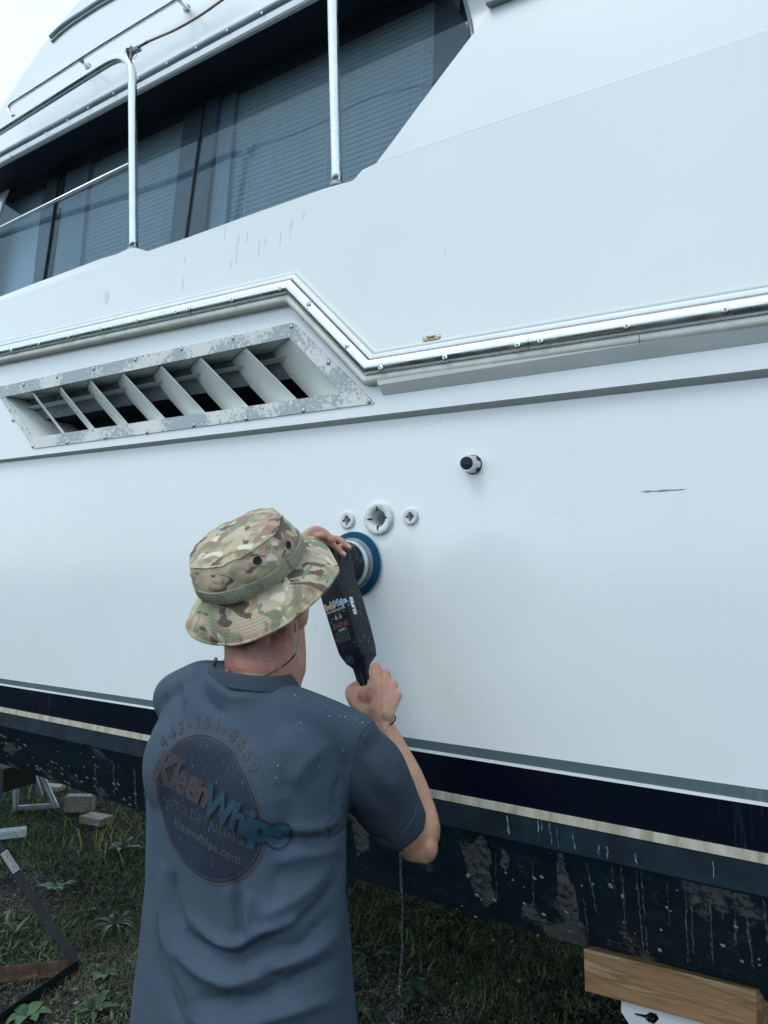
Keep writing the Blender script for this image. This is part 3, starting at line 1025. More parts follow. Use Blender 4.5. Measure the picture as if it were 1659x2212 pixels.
mb.add([(ix0, 1.9, zlo_), (ix1, 1.9, zlo_), (ix1, 1.9, zhi_), (ix0, 1.9, zhi_), (ix0, .24, zlo_), (ix1, .24, zlo_), (ix1, .42, zhi_), (ix0, .42, zhi_)],
       [(0, 1, 2, 3), (0, 4, 7, 3), (1, 2, 6, 5), (0, 1, 5, 4), (3, 7, 6, 2)])
mb.obj('cabin_interior', M['int'], boat)
# dark panel behind the glass, standing in for the overhang's reflection
mb = MB(); panel(mb, [CP(x, y, .05) for x, y in [(-60, 440), (60, 412), (125, 381), (275, 301), (435, 222), (500, 188), (710, 85), (830, 27), (1100, -105), (1100, -245), (670, -15), (-60, 372)]], cin * 0.02)
mb.obj('window_header', M['void'], boat)
# uprights and curtains seen through the glass
def upright(poly, off, mat, name='window_upright'):
    mb = MB(); panel(mb, [CP(x, y, off) for x, y in poly], cin * 0.03); return mb.obj(name, mat, boat)
upright([(362, 560), (396, 540), (446, 180), (404, 200)], .05, M['int'])
upright([(399, 540), (437, 530), (478, 160), (450, 180)], .04, M['int'])
upright([(436, 530), (484, 515), (512, 160), (480, 165)], .06, M['curtain'], 'curtain')
upright([(66, 680), (86, 650), (132, 330), (108, 340)], .05, M['int'])
upright([(108, 640), (168, 620), (196, 310), (150, 330)], .06, M['curtain'], 'curtain')
upright([(-420, 900), (62, 700), (100, 340), (-420, 600)], .09, plain('pale_blue_shade', (.55, .62, .66), .6, var=.1, vscale=2), 'curtain')  # pale panel just behind the glass imitates reflected sky by its colour
# venetian blinds: every slat is a piece
def blind(xl_px, xr_px, ytop_l, ybot_l, n, off):
    # xl_px / xr_px: picture x of the blind's ends at mid height
    pl = CP(*xl_px, off); pr = CP(*xr_px, off)
    length = pr.x - pl.x
    wv = Vector((length / 2, 0, 0))
    slv = MB()
    # slightly crowned slat, nearly closed
    tl = math.radians(62)
    prof = []
    for s in (-1, -0.3, 0.3, 1):
        yv = s * 0.0125 * math.cos(tl); zv = -s * 0.0125 * math.sin(tl)
        cr = 0.0022 * (1 - s * s)
        prof.append(Vector((0, yv - cr * math.sin(tl), zv - cr * math.cos(tl))))
    prof2 = [p + Vector((0, 0.0005, 0.0006)) for p in reversed(prof)]
    ring = prof + prof2
    slv.loft([[p - wv for p in ring], [p + wv for p in ring]])
    me = mesh_of('blind_slat', slv.v, slv.f, M['slat'])
    top = CP(xl_px[0], ytop_l, off)
    bot = CP(xl_px[0], ybot_l, off)
    mb = MB(); hc = top + Vector((length / 2, 0, 0.03)); mb.box(hc, length, 0.03, 0.03)
    head = mb.obj('blind', M['slat'], boat)
    slope = Vector((0, 0.12, 1.0))
    z = top.z; i = 0
    while z > bot.z and i < n:
        p = pc + Vector((0, 0, 0))
        y = pc.y + off * 1.007 + (z - pc.z) * 0.12
        place('slat', me, Vector((pl.x + length / 2, y, z)), None, head)
        z -= 0.0215; i += 1
    cords = [0.12, 0.5, 0.88]
    for c in cords:
        x = pl.x + length * c
        mb = MB()
        mb.tube([Vector((x, pc.y + off - .014 + (top.z - pc.z) * .12, top.z)), Vector((x, pc.y + off - .014 + (bot.z - pc.z) * .12, bot.z))], 0.0012, 5)
        mb.obj('blind_cord', M['slat'], head)
blind((186, 500), (388, 400), 240, 640, 46, 0.085)
blind((498, 350), (985, 150), 120, 545, 52, 0.085)
# extra shades the right blind ends at a plain upright
upright([(930, 420), (990, 330), (1012, 60), (958, -30), (940, -60)], .07, M['int'])

# ---------------- flybridge: overhang, lip, grey strip, sloping side
YF = 0.15
lip_z = line_z((0, 356.5), (670, 2), YF)
fx = [-3.72 + 0.3 * k for k in range(0, 24)]
fx = [x for x in fx if x < X1]
def fstrip(name, prof, mat, xs_=fx, autos=35):
    rows_ = [[Vector((x, y_, lip_z(x) + z_)) for y_, z_ in prof] for x in xs_]
    mb = MB(); mb.loft(rows_, cap=True, close=True)
    return mb.obj(name, mat, boat, autos=autos)
fstrip('flybridge_lip', [(YF, 0.0), (YF - .006, 0.006), (YF - .006, 0.030), (YF + .01, 0.034), (YF + .03, 0.034), (YF + .016, 0.002)], M['gel'])
fstrip('grey_trim_strip', [(YF + .012, 0.0345)] + [(YF - .002 - .013 * math.sin(math.radians(a)), 0.0475 - .0125 * math.cos(math.radians(a))) for a in range(0, 181, 20)] + [(YF + .012, 0.0605)], M['greytrim'])
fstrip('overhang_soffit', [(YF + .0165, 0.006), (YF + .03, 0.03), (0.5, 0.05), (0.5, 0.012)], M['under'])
tstrip = [o for o in bpy.data.objects if o.name == 'grey_trim_strip'][0]
sm_s = screw_mesh(0.0045, M['chrome'], 'strip_screw')
for x_, y_ in [(58, 314), (98, 287), (145, 260), (190, 233), (245, 202), (299, 170), (360, 137), (423, 103), (490, 66), (565, 28), (24, 336)]:
    place('screw', sm_s, W(x_, y_, YF - .015), None, tstrip)
nF = Vector((0, -1, 0.30)).normalized()
pF = Vector((0, YF + 0.012, lip_z(-1.5) + .06))
base_l = Vector((-4.6, YF + .012, lip_z(-4.6) + .058))
pFn = Vector((0, YF + .012, 0))
# the side's lower edge follows the strip; the plane leans inboard
e0 = Vector((-3.75, YF + .012, lip_z(-3.75) + .058)); e1 = Vector((2.4, YF + .012, lip_z(2.4) + .058))
ed = (e1 - e0).normalized()
nF = ed.cross(Vector((0, 0.12, 1.0)).normalized()).normalized()
fly_px = [(-30, 300), (0, 236), (38, 178), (74, 124), (107, 80), (127, 53), (145, 33), (168, 6), (200, -30), (300, -130), (520, -300)]
fo_ = [WP(x, y, e0, nF) for x, y in fly_px]
fo_.append(fo_[-1] + Vector((3.5, 0, 0)))
fo_ += [e1, e0]
mb = MB(); panel(mb, fo_, Vector((0.0, 2.6, 0)))
fly = mb.obj('flybridge_side', M['gel_hi'], boat)
# dark trim curving round the front of the flybridge
tp = [WP(x, y, e0 + Vector((0, -.004, 0)), nF) for x, y in [(109, 80), (128, 62), (150, 45), (178, 27), (215, 3), (270, -28), (340, -70)]]
mb = MB(); mb.tube(smooth_path(tp, 4), 0.010, 8); mb.obj('flybridge_trim', M['greytrim'], boat, True)
tp = [WP(x, y, e0 + Vector((0, -.004, 0)), nF) for x, y in [(112, 90), (130, 73), (152, 55), (180, 36), (217, 12), (272, -20), (340, -62)]]
mb = MB(); mb.tube(smooth_path(tp, 4), 0.006, 8); mb.obj('flybridge_trim', M['galv'], boat, True)

# ---------------- bright handrail on the flybridge
hp = [(30, 250), (22, 245), (18.5, 238), (20, 230), (27, 222), (42, 212), (120, 162), (200, 110), (300, 48), (385, -4), (470, -58)]
mb = MB(); mb.tube(smooth_path([W(x, y, 0.10) for x, y in hp], 5), 0.0095, 12)
hr = mb.obj('flybridge_handrail', M['chrome'], boat, True)
for a, b in (((177, 132), (192, 146)), ((388, 0), (405, 20))):
    mb = MB()
    pa = W(*a, 0.10); pb = WP(b[0], b[1], e0, nF)
    mb.tube([pa, pb], 0.009, 10); mb.tube([pb, pb + (pa - pb).normalized() * .006], 0.016, 12)
    mb.obj('standoff', M['chrome'], hr, True, autos=40)

# ---------------- guard rail on the bulwark
gp = [(-330, 492, .10), (-150, 378, .06), (0, 283, .02), (120, 207, 0), (215, 147, 0), (243, 131, 0), (259, 126, 0), (272, 128, 0), (281, 138, 0), (285, 154, 0), (286, 190, 0), (287, 300, 0), (288, 420, 0), (289, 541, 0)]
mb = MB(); mb.tube(smooth_path([W(x, y, Y) for x, y, Y in gp], 4), 0.0155, 16)
gr = mb.obj('guard_rail', M['chrome'], boat, True)
mb = MB(); mb.tube([W(x, y, Y) for x, y, Y in [(-330, 650, .10), (0, 492, .02), (278, 355, 0)]], 0.0062, 10); mb.obj('mid_rail', M['chrome'], gr, True)
mb = MB(); mb.tube([W(289, 538, 0), W(289, 546, 0)], 0.024, 16); mb.obj('post_flange', M['galv'], gr, True, autos=40)
pp = [(760, -115, 0), (735, -103, 0), (722, -90, 0), (718, -72, 0), (718.5, -40, 0), (720, 60, 0), (724, 240, 0), (728, 400, 0)]
mb = MB(); mb.tube(smooth_path([W(x, y, Y) for x, y, Y in pp], 4), 0.0165, 16)
gr2 = mb.obj('guard_post', M['chrome'], boat, True)
mb = MB(); mb.tube([W(728, 396, 0), W(728, 404, 0)], 0.022, 16); mb.obj('post_flange', M['galv'], gr2, True, autos=40)
# tan lifeline with its fork and pin
lp = [(317, 91), (345, 79), (375, 66), (410, 47), (445, 25), (480, 0), (560, -55), (700, -104)]
mb = MB(); mb.tube(smooth_path([W(x, y, -.005) for x, y in lp], 4), 0.0042, 8)
ll = mb.obj('lifeline', M['cable'], boat, True)
mb = MB(); mb.tube([W(297, 103, -.005), W(305, 98, -.005), W(319, 90, -.005)], [0.0035, 0.0045, 0.0055], 8); mb.obj('cable_end', M['dark_metal'], ll, True)
mb = MB(); p1 = W(276, 112, -.015); p2 = W(299, 102, -.005)
mb.beam(p1, p2, .004, .014); mb.beam(p1 + Vector((0, .014, 0)), p2 + Vector((0, .012, 0)), .004, .014)
mb.tube([p1 + Vector((0, -.008, 0)), p1 + Vector((0, .024, 0))], .006, 8); mb.tube([W(283, 106, -.012) + Vector((0, 0, .01)), W(283, 112, -.012) + Vector((0, 0, -.03))], .0055, 8)
mb.tube([W(276, 104, -.015), W(281, 128, 0)], .008, 10)
mb.obj('fork_shackle', M['dark_metal'], ll, True, autos=40)
cpt = W(291, 119, -.018)
mb = MB(); mb.tube([cpt + Vector((0.011 * math.cos(a), 0, 0.013 * math.sin(a))) for a in [2 * math.pi * k / 16 for k in range(17)]], 0.0010, 5); mb.obj('split_ring', M['dark_metal'], ll, True)

# ---------------- through-hull fittings
def lathe_y(c, prof, n=28):
    """prof: (radius, outwards)"""
    return [[c + Vector((r * math.cos(2 * math.pi * k / n), -o_, r * math.sin(2 * math.pi * k / n))) for k in range(n)] for r, o_ in prof]
for i, (p, R_, r_) in enumerate(FIT):
    c = W(*p, 0.0)
    th = 0.013 if i == 0 else 0.009
    prof = [(R_, -0.001), (R_, th * .45), (R_ * .97, th * .75), (R_ * .90, th * .95), (R_ * .80, th), (r_ * 1.12, th * .86), (r_, th * .55), (r_ * .96, -0.03), (r_ * .93, -0.09)]
    mb = MB(); mb.loft(lathe_y(c, prof), cap=False)
    f_ = mb.obj('through_hull_fitting', plain('chalky_white_fitting', (0.62, 0.65, 0.64), 0.55, var=0.14, vscale=50, bstr=0.4, bscale=70) if i == 0 else bpy.data.materials['chalky_white_fitting'], boat, autos=50)
    mb = MB()
    ring = lathe_y(c, [(r_ * .95, -0.085)])[0]
    mb.add(ring, [tuple(range(len(ring)))])
    mb.obj('drain_bore', M['void'], f_)
    for k in range(4):
        a = math.pi / 2 * k + 0.06
        d = Vector((math.cos(a), 0, math.sin(a)))
        mb = MB()
        mb.box(c + d * (r_ * 1.12) + Vector((0, -th * .72, 0)), r_ * .5, th * .62, max(0.0032, r_ * .16), Matrix.Rotation(-a, 3, 'Y'))
        mb.obj('notch', M['ink'], f_)
# black capped drain
c = W(1022, 1004, 0.0)
ax = Vector((0.0, -1, 0.0))
mb = MB(); mb.loft(lathe_y(c, [(0.0235, -.001), (0.0235, .004), (0.0215, .007), (0.0205, .030), (0.0208, .033), (0.0195, .036), (0.0172, .036), (0.0168, .030)]), cap=True)
kn = mb.obj('capped_drain', metal('satin_white_metal', (0.62, 0.66, 0.68), 0.3), boat, autos=35)
mb = MB(); mb.loft(lathe_y(c, [(0.0166, .028), (0.0166, .038), (0.0150, .043), (0.008, .0445), (0.0003, .0448)]), cap=False); cap_ = mb.obj('drain_cap', M['black'], kn, autos=35)
mb = MB(); mb.box(c + Vector((0, -.0452, 0)), .022, .003, .0030, Matrix.Rotation(math.radians(22), 3, 'Y')); mb.obj('cap_slot', plain('cap_slot_grey', (0.04, 0.045, 0.05), .3), kn)
mb = MB(); mb.loft(lathe_y(c, [(0.0252, -.001), (0.0252, .0025), (0.022, .004)]), cap=False); mb.obj('gasket', M['black'], kn)
for a in (35, -40):
    d = Vector((math.cos(math.radians(a)), 0, math.sin(math.radians(a))))
    mb = MB(); mb.box(c + d * .0215 + Vector((0, -.008, 0)), .004, .008, .011, Matrix.Rotation(-math.radians(a), 3, 'Y')); mb.obj('slot', M['ink'], kn)

# ---------------- SLING plate
pc_ = W(931.5, 729.5, YU - .002)
sl = math.atan2(W(947, 727, YU).z - W(917, 731.5, YU).z, W(947, 727, YU).x - W(917, 731.5, YU).x)
Rp = Matrix.Rotation(-sl, 3, 'Y')
mb = MB(); mb.box(pc_, 0.044, 0.003, 0.013, Rp); plate = mb.obj('sling_plate', M['brass'], boat, bevel=0.001)
tv, tf = text_mesh('SLING', 0.0085, 0, 0.0002)
Rx = Rp @ Vector((1, 0, 0)); Uz = Rp @ Vector((0, 0, 1))
add('plate_lettering', [pc_ + Vector((0, -.0022, 0)) + Rx * x + Uz * y for x, y in tv], tf, M['ink'], plate)
for x_, y_ in ((917, 731.5), (946.5, 727)):
    place('screw', sm_vent, W(x_, y_, YU - .002), None, plate, scale=(.8, .8, .8))

# ---------------- scuffs and smears on the gelcoat (flat marks)
def mark(name, pts, Y, mat):
    mb = MB(); vs = [W(x, y, Y) for x, y in pts]
    tr = tessellate_polygon([vs]); mb.add(vs, [tuple(t) for t in tr]); return mb.obj(name, mat, boat)
mark('scuff_mark', [(1383, 1062.5), (1400, 1059.5), (1420, 1060), (1428, 1057.8), (1455, 1057.5), (1486, 1055.8), (1470, 1059), (1440, 1060.6), (1428, 1062.6), (1410, 1061.6), (1398, 1063.6)], -0.0006, M['scuff'])
M['stain_drip'] = plain('grey_drip_stain', (0.69, 0.745, 0.76), 0.4, var=0.1)
for x0_, y0_, ln in [(486, 487, 28), (512, 508, 60), (517, 500, 22), (534, 500, 24), (606, 496, 32), (627, 475, 40), (632, 470, 20), (657, 455, 18), (400, 552, 14), (395, 600, 26), (560, 520, 30), (573, 512, 16), (500, 560, 20), (963, 532, 16)]:
    w_ = random.uniform(.5, 1.1)
    mark('drip_stain', [(x0_, y0_), (x0_ + w_, y0_ + 2), (x0_ - 1 + w_, y0_ + ln * .5), (x0_ - 2 + w_ * 1.2, y0_ + ln), (x0_ - 3, y0_ + ln * .98), (x0_ - 2, y0_ + ln * .5)], YU - .0006, M['stain_drip'])
mark('grey_smear', [(226, 628), (231, 624), (235, 632), (233, 648), (229, 657), (225, 654), (223, 640)], YU - .0006, M['stain_drip'])

# faint arcs left by the buffing pad
M['swirl'] = plain('polish_haze', (0.80, 0.85, 0.85), 0.5, var=.04)
for cx_, cy_, r_, a0_, a1_ in [(885, 1560, 55, -60, 110), (870, 1570, 70, -50, 80)]:
    c = W(cx_, cy_, 0); rr = r_ * 0.00128
    L_, R_ = [], []
    for k in range(19):
        a = math.radians(a0_ + (a1_ - a0_) * k / 18)
        w_ = .0011 * math.sin(math.pi * k / 18) + .0002
        for lst, s__ in ((L_, -1), (R_, 1)):
            lst.append(Vector((c.x + (rr + s__ * w_) * math.cos(a), -.0005 - .00003 * r_ * .1, c.z - (rr + s__ * w_) * math.sin(a) * .8)))
    mb = MB(); mb.add(L_ + R_, [(i, i + 1, 20 + i, 19 + i) for i in range(18)]); mb.obj('polish_swirl', M['swirl'], boat)
# ================================================================== the man
def fabric(name, col, var=0.15, rough=0.85, bs=900, bstr=0.25):
    m, n, b, L = new_mat(name)
    v = coords(n)
    a = noise_n(n, v, 5, 5, 0.6)
    f = noise_n(n, v, bs * .35, 3, 0.7)
    c = ramp(n, a, [(0.3, [x * (1 - var) for x in col]), (0.7, [x * (1 + var) for x in col])])
    c = mixc(n, ramp(n, f, [(0.42, 0.0), (0.75, 0.38)]), c, [x * 1.8 for x in col])
    L.new(c, b.inputs['Base Color'])
    b.inputs['Roughness'].default_value = rough
    b.inputs['Specular IOR Level'].default_value = 0.2
    p = bump(n, noise_n(n, v, 60, 4, 0.6), 0.25, 0.002, b)
    bump(n, noise_n(n, v, bs, 2), bstr, 0.0006, b, p)
    return m
M['shirt'] = fabric('slate_jersey', (0.046, 0.068, 0.096))
M['rib'] = fabric('slate_rib_knit', (0.036, 0.052, 0.071))
M['jeans'] = fabric('dark_denim', (0.02, 0.026, 0.04))
M['boot'] = plain('worn_leather_boot', (0.05, 0.035, 0.025), 0.6, var=0.3)

def skin_mat():
    m, n, b, L = new_mat('skin')
    v = coords(n)
    a = noise_n(n, v, 14, 5, 0.6)
    f = noise_n(n, v, 160, 4, 0.7)
    c = ramp(n, a, [(0.28, (0.33, 0.165, 0.11)), (0.5, (0.42, 0.225, 0.15)), (0.72, (0.52, 0.30, 0.21))])
    c = mixc(n, ramp(n, f, [(0.55, 0.0), (0.8, 0.25)]), c, (0.34, 0.17, 0.12))
    # the sunburnt neck: redder near the collar (object space, round the neck)
    tc = N(n, 'ShaderNodeTexCoord')
    vm = N(n, 'ShaderNodeVectorMath', operation='DISTANCE')
    L.new(tc.outputs['Object'], vm.inputs[0])
    vm.inputs[1].default_value = NECK_LOCAL
    k = ramp(n, vm.outputs['Value'], [(0.10, 0.78), (0.19, 0.0)])
    c = mixc(n, k, c, (0.24, 0.085, 0.06))
    vm2 = N(n, 'ShaderNodeVectorMath', operation='DISTANCE')
    L.new(tc.outputs['Object'], vm2.inputs[0]); vm2.inputs[1].default_value = NAPE_LOCAL
    st_ = noise_n(n, v, 420, 2, .8)
    k2 = N(n, 'ShaderNodeMath', operation='MULTIPLY'); L.new(ramp(n, vm2.outputs['Value'], [(0.05, 1.0), (0.095, 0.0)]), k2.inputs[0]); L.new(ramp(n, st_, [(.4, .35), (.6, .9)]), k2.inputs[1])
    c = mixc(n, k2.outputs[0], c, (0.085, 0.045, 0.032))      # shaved hair at the nape
    L.new(c, b.inputs['Base Color'])
    b.inputs['Roughness'].default_value = 0.5
    b.inputs['Subsurface Weight'].default_value = 0.05
    b.inputs['Subsurface Radius'].default_value = (0.012, 0.005, 0.003)
    p = bump(n, f, 0.35, 0.0012, b)
    bump(n, noise_n(n, v, 45, 4, 0.6), 0.2, 0.002, b, p)
    return m

PO = Vector((-1.085, -0.60, 0.0))
person = root('person', 'man seen from behind in camouflage bucket hat and slate blue tee, polishing the hull', 'person', PO)
NECK_LOCAL = tuple(W(560, 1420, -0.62) - PO)
NAPE_LOCAL = tuple(W(560, 1340, -0.64) - PO)
M['skin'] = skin_mat()

PH = math.radians(6)
RX = Vector((math.cos(PH), math.sin(PH), 0)); RY = Vector((-math.sin(PH), math.cos(PH), 0))
def PL(x, y, z):
    return PO + RX * x + RY * y + Vector((0, 0, z))

def ball_chain(mb, pts, rs, n=16, k=5, flat=None):
    P_ = smooth_path(pts, k)
    m = len(pts)
    R_ = []
    for i in range(m - 1):
        for j in range(k):
            t = j / k
            t = t * t * (3 - 2 * t) * 0.5 + t * 0.5
            R_.append(rs[i] * (1 - t) + rs[i + 1] * t)
    R_.append(rs[-1])
    d0_ = (P_[0] - P_[1]).normalized(); d1_ = (P_[-1] - P_[-2]).normalized()
    pre = [(P_[0] + d0_ * (R_[0] * math.sin(a)), R_[0] * math.cos(a)) for a in (1.45, 1.1, .75, .38)]
    post = [(P_[-1] + d1_ * (R_[-1] * math.sin(a)), R_[-1] * math.cos(a)) for a in (.38, .75, 1.1, 1.45)]
    mb.tube([p for p, _ in pre] + P_ + [p for p, _ in post], [r for _, r in pre] + R_ + [r for _, r in post], n)

def ellipsoid(mb, c, ax, rad, n=20, m=12):
    rings = []
    for i in range(m + 1):
        a = -math.pi / 2 + math.pi * i / m
        rr = max(math.cos(a), 0.02)
        rings.append([Vector(c) + ax[0] * (rad[0] * rr * math.cos(2 * math.pi * k / n)) + ax[1] * (rad[1] * rr * math.sin(2 * math.pi * k / n)) + ax[2] * (rad[2] * math.sin(a)) for k in range(n)])
    mb.loft(rings)

def voxelize(mb, voxel, it, fac=0.5):
    me = bpy.data.meshes.new('v'); me.from_pydata([tuple(p) for p in mb.v], [], mb.f)
    bm = bmesh.new(); bm.from_mesh(me); bmesh.ops.recalc_face_normals(bm, faces=bm.faces); bm.to_mesh(me); bm.free()
    o = bpy.data.objects.new('v', me); COL.objects.link(o)
    r = o.modifiers.new('r', 'REMESH'); r.mode = 'VOXEL'; r.voxel_size = voxel
    if it:
        s = o.modifiers.new('s', 'SMOOTH'); s.factor = fac; s.iterations = it
    bpy.context.view_layer.update()
    ev = o.evaluated_get(bpy.context.evaluated_depsgraph_get())
    me2 = bpy.data.meshes.new_from_object(ev)
    nv = len(me2.vertices)
    co = np.empty(nv * 3); me2.vertices.foreach_get('co', co); co = co.reshape(-1, 3)
    nr = np.empty(nv * 3); me2.vertices.foreach_get('normal', nr); nr = nr.reshape(-1, 3)
    fs = [tuple(p.vertices) for p in me2.polygons]
    bpy.data.objects.remove(o); bpy.data.meshes.remove(me); bpy.data.meshes.remove(me2)
    return co, nr, fs

# ---------------- joints
HC = Vector((-1.087, -0.545, 1.655))                     # head centre
NB = W(546, 1472, -0.615)                                # base of the neck
Rs = W(772, 1622, -0.50); Re = W(898, 1822, -0.315); Rw = W(821, 1560, -0.235)
Ls = PL(-0.170, 0.02, 1.385); Le = Vector((-1.175, -0.375, 1.445)); Lw = W(628, 1186, -0.275)
print('R upper arm', (Rs - Re).length, 'forearm', (Re - Rw).length, 'L', (Ls - Le).length, (Le - Lw).length, 'NB', NB)

b_ = MB()
ux, uy, uz = Vector((1, 0, 0)), Vector((0, 1, 0)), Vector((0, 0, 1))
hz = Vector((0.05, -0.25, 1)).normalized(); hy = Vector((0.15, 1, .25)); hy = (hy - hz * hy.dot(hz)).normalized(); hx = hy.cross(hz)
def H(x, y, z):
    return HC + hx * x + hy * y + hz * z
ellipsoid(b_, H(0, -0.005, 0.02), (hx, hy, hz), (0.076, 0.096, 0.098))
ellipsoid(b_, H(0, 0.030, -0.045), (hx, hy, hz), (0.062, 0.068, 0.070))
ellipsoid(b_, H(0, 0.060, -0.085), (hx, hy, hz), (0.036, 0.036, 0.026))           # chin
ellipsoid(b_, H(0.040, 0.02, -0.065), (hx, hy, hz), (0.028, 0.05, 0.030))         # jaw
ellipsoid(b_, H(-0.040, 0.02, -0.065), (hx, hy, hz), (0.028, 0.05, 0.030))
ellipsoid(b_, H(0.042, 0.064, -0.022), (hx, hy, hz), (0.024, 0.022, 0.02))
ellipsoid(b_, H(-0.042, 0.064, -0.022), (hx, hy, hz), (0.024, 0.022, 0.02))
ellipsoid(b_, H(0, 0.088, 0.018), (hx, hy, hz), (0.05, 0.012, 0.012))             # brow
ball_chain(b_, [H(0, 0.092, 0.012), H(0, 0.108, -0.012), H(0, 0.118, -0.032)], [0.008, 0.010, 0.013], 12)   # nose
for s in (-1, 1):
    ellipsoid(b_, H(s * 0.012, 0.108, -0.036), (hx, hy, hz), (0.008, 0.009, 0.007), 10, 8)
ellipsoid(b_, H(0, 0.094, -0.056), (hx, hy, hz), (0.022, 0.010, 0.006), 14, 8)     # lips
ellipsoid(b_, H(0, 0.092, -0.066), (hx, hy, hz), (0.019, 0.010, 0.006), 14, 8)
for s in (-1, 1):                                                                  # ears
    pts = [H(s * (0.076 + 0.006 * math.sin(a) + .006), -0.006 + 0.016 * math.cos(a), -0.012 + 0.029 * math.sin(a)) for a in [math.radians(d) for d in (200, 150, 100, 50, 0, -50, -90)]]
    ball_chain(b_, pts, [.0045, .005, .0055, .0055, .005, .005, .006], 8, 3)
    ellipsoid(b_, H(s * 0.077, 0.0, -0.014), (hx, hy, hz), (0.004, 0.013, 0.022), 12, 8)
# neck: two cords either side and the spine hollow between
ball_chain(b_, [H(-.008, -0.03, -0.04), H(-0.008, -0.035, -0.10), NB + Vector((0, .035, .02)), NB + Vector((0, .03, -.06))], [0.064, 0.066, 0.070, 0.078], 24)
ball_chain(b_, [H(0.03, -0.065, -0.02), NB + Vector((0.030, -0.003, .03)), NB + Vector((0.045, 0.01, -.06))], [0.022, 0.024, 0.024], 14)
ball_chain(b_, [H(-0.03, -0.065, -0.02), NB + Vector((-0.038, -0.003, .03)), NB + Vector((-0.055, 0.01, -.06))], [0.022, 0.026, 0.026], 14)
ball_chain(b_, [H(0.06, -0.01, -0.05), NB + Vector((0.045, 0.06, -.03))], [0.018, 0.018], 12)
# trunk, inside the shirt
for z0, a, bb in ((1.36, .15, .085), (1.22, .15, .09), (1.08, .14, .09), (0.95, .15, .10)):
    ellipsoid(b_, PL(0, 0.005, z0), (RX, RY, uz), (a, bb, .12))
for s in (-1, 1):
    ball_chain(b_, [PL(s * .085, 0, .92), PL(s * .10, .02, .50), PL(s * .11, -.01, .10)], [.085, .058, .042], 14)
    ball_chain(b_, [PL(s * .11, -.02, .06), PL(s * .115, .12, .045)], [.035, .03], 12)
# arms
ball_chain(b_, [PL(.12, 0, 1.40), Rs, Rs.lerp(Re, .5), Re + Vector((0, -.004, .012))], [.045, .040, .042, .043], 20)
el = W(917, 1838, -0.318)
fa = [Re, W(905, 1790, -.305), W(884, 1700, -.275), W(846, 1610, -.245), Rw, W(817, 1538, -.228)]
ball_chain(b_, [el, Re + Vector((0, 0, .0))] + fa[1:], [.026, .040, .046, .040, .031, .0255, .026], 20)
ellipsoid(b_, W(924, 1832, -.322), (ux, uy, uz), (.022, .022, .026))
# side of forearm muscle, flattened wrist
ball_chain(b_, [W(897, 1805, -.29), W(868, 1690, -.262), W(836, 1590, -.235)], [.034, .033, .022], 16)
ball_chain(b_, [PL(-.12, 0, 1.40), Ls, Ls.lerp(Le, .5), Le, Le.lerp(Lw, .5), Lw], [.045, .042, .042, .040, .036, .026], 20)

# right hand: a fist round the grip, back of the hand to the camera
K = [W(812, 1444, -.172), W(832, 1459, -.178), W(848, 1480, -.183), W(858, 1503, -.190)]
hr_ = [.0150, .0150, .0142, .0130]
for i, kp in enumerate(K):
    wr = Rw.lerp(W(835, 1556, -.235), i / 3) + Vector((0, 0, .01))
    mid = wr.lerp(kp, .55) + Vector((0, -.006, 0))
    ball_chain(b_, [wr, mid, kp], [.0185, .0148, hr_[i]], 14)
    ellipsoid(b_, kp + Vector((.001, -.004, .001)), (ux, uy, uz), (.0118, .0125, .0118), 12, 8)
    aw = (kp - CAM).normalized(); p1 = kp + aw * .036 - rgt * .008; p2 = p1 + aw * .010 - rgt * .022 + Vector((0, 0, -.014)); p3 = p2 - aw * .004 - rgt * .008 - Vector((0, 0, .010))
    if i == 0:
        p1 = kp + aw * .030 - Vector((0, 0, .006)); p2 = p1 + aw * .014 - rgt * .010 - Vector((0, 0, .022)); p3 = p2 - rgt * .010 - Vector((0, 0, .008))
    ball_chain(b_, [kp, p1, p2, p3], [hr_[i] * .88, .0098, .0088, .0078], 12)
ellipsoid(b_, W(812, 1512, -.208), (rgt, Vector((-.55, .83, 0)), uz), (.030, .013, .043))
ellipsoid(b_, W(793, 1512, -.205), (rgt, Vector((-.55, .83, 0)), uz), (.026, .020, .036))
ball_chain(b_, [W(800, 1545, -.225), W(771, 1518, -.205), W(759, 1496, -.190), W(767, 1484, -.168), W(782, 1477, -.145)], [.021, .019, .0165, .0135, .0115], 14)
ball_chain(b_, [W(790, 1500, -.19), W(772, 1492, -.185)], [.016, .014], 12)
# left hand: laid over the head of the polisher
def lf(pts, rs):
    ball_chain(b_, [W(*p) for p in pts], rs, 12)
lf([(640, 1178, -.26), (664, 1156, -.235), (681, 1145, -.220), (703, 1152, -.203), (717, 1168, -.195)], [.017, .0135, .0115, .0100, .0088])
lf([(645, 1180, -.245), (690, 1157, -.185), (712, 1163, -.165), (735, 1167, -.150), (753, 1183, -.145)], [.017, .013, .0102, .0090, .0078])
lf([(645, 1186, -.25), (688, 1168, -.20), (708, 1172, -.182), (727, 1183, -.165), (742, 1199, -.158)], [.017, .013, .0102, .0089, .0077])
lf([(645, 1194, -.26), (685, 1184, -.215), (702, 1190, -.20), (713, 1200, -.19)], [.016, .012, .0095, .0082])
lf([(635, 1200, -.27), (660, 1218, -.235), (688, 1226, -.205), (704, 1224, -.19)], [.017, .015, .0115, .0095])
ellipsoid(b_, W(688, 1158, -.212), (rgt, Vector((-.55, .83, 0)), uz), (.022, .022, .011))
ball_chain(b_, [Lw, W(655, 1178, -.24)], [.026, .026], 16)
ellipsoid(b_, W(666, 1178, -.232), (rgt, Vector((-.55, .83, 0)), uz), (.030, .040, .017))
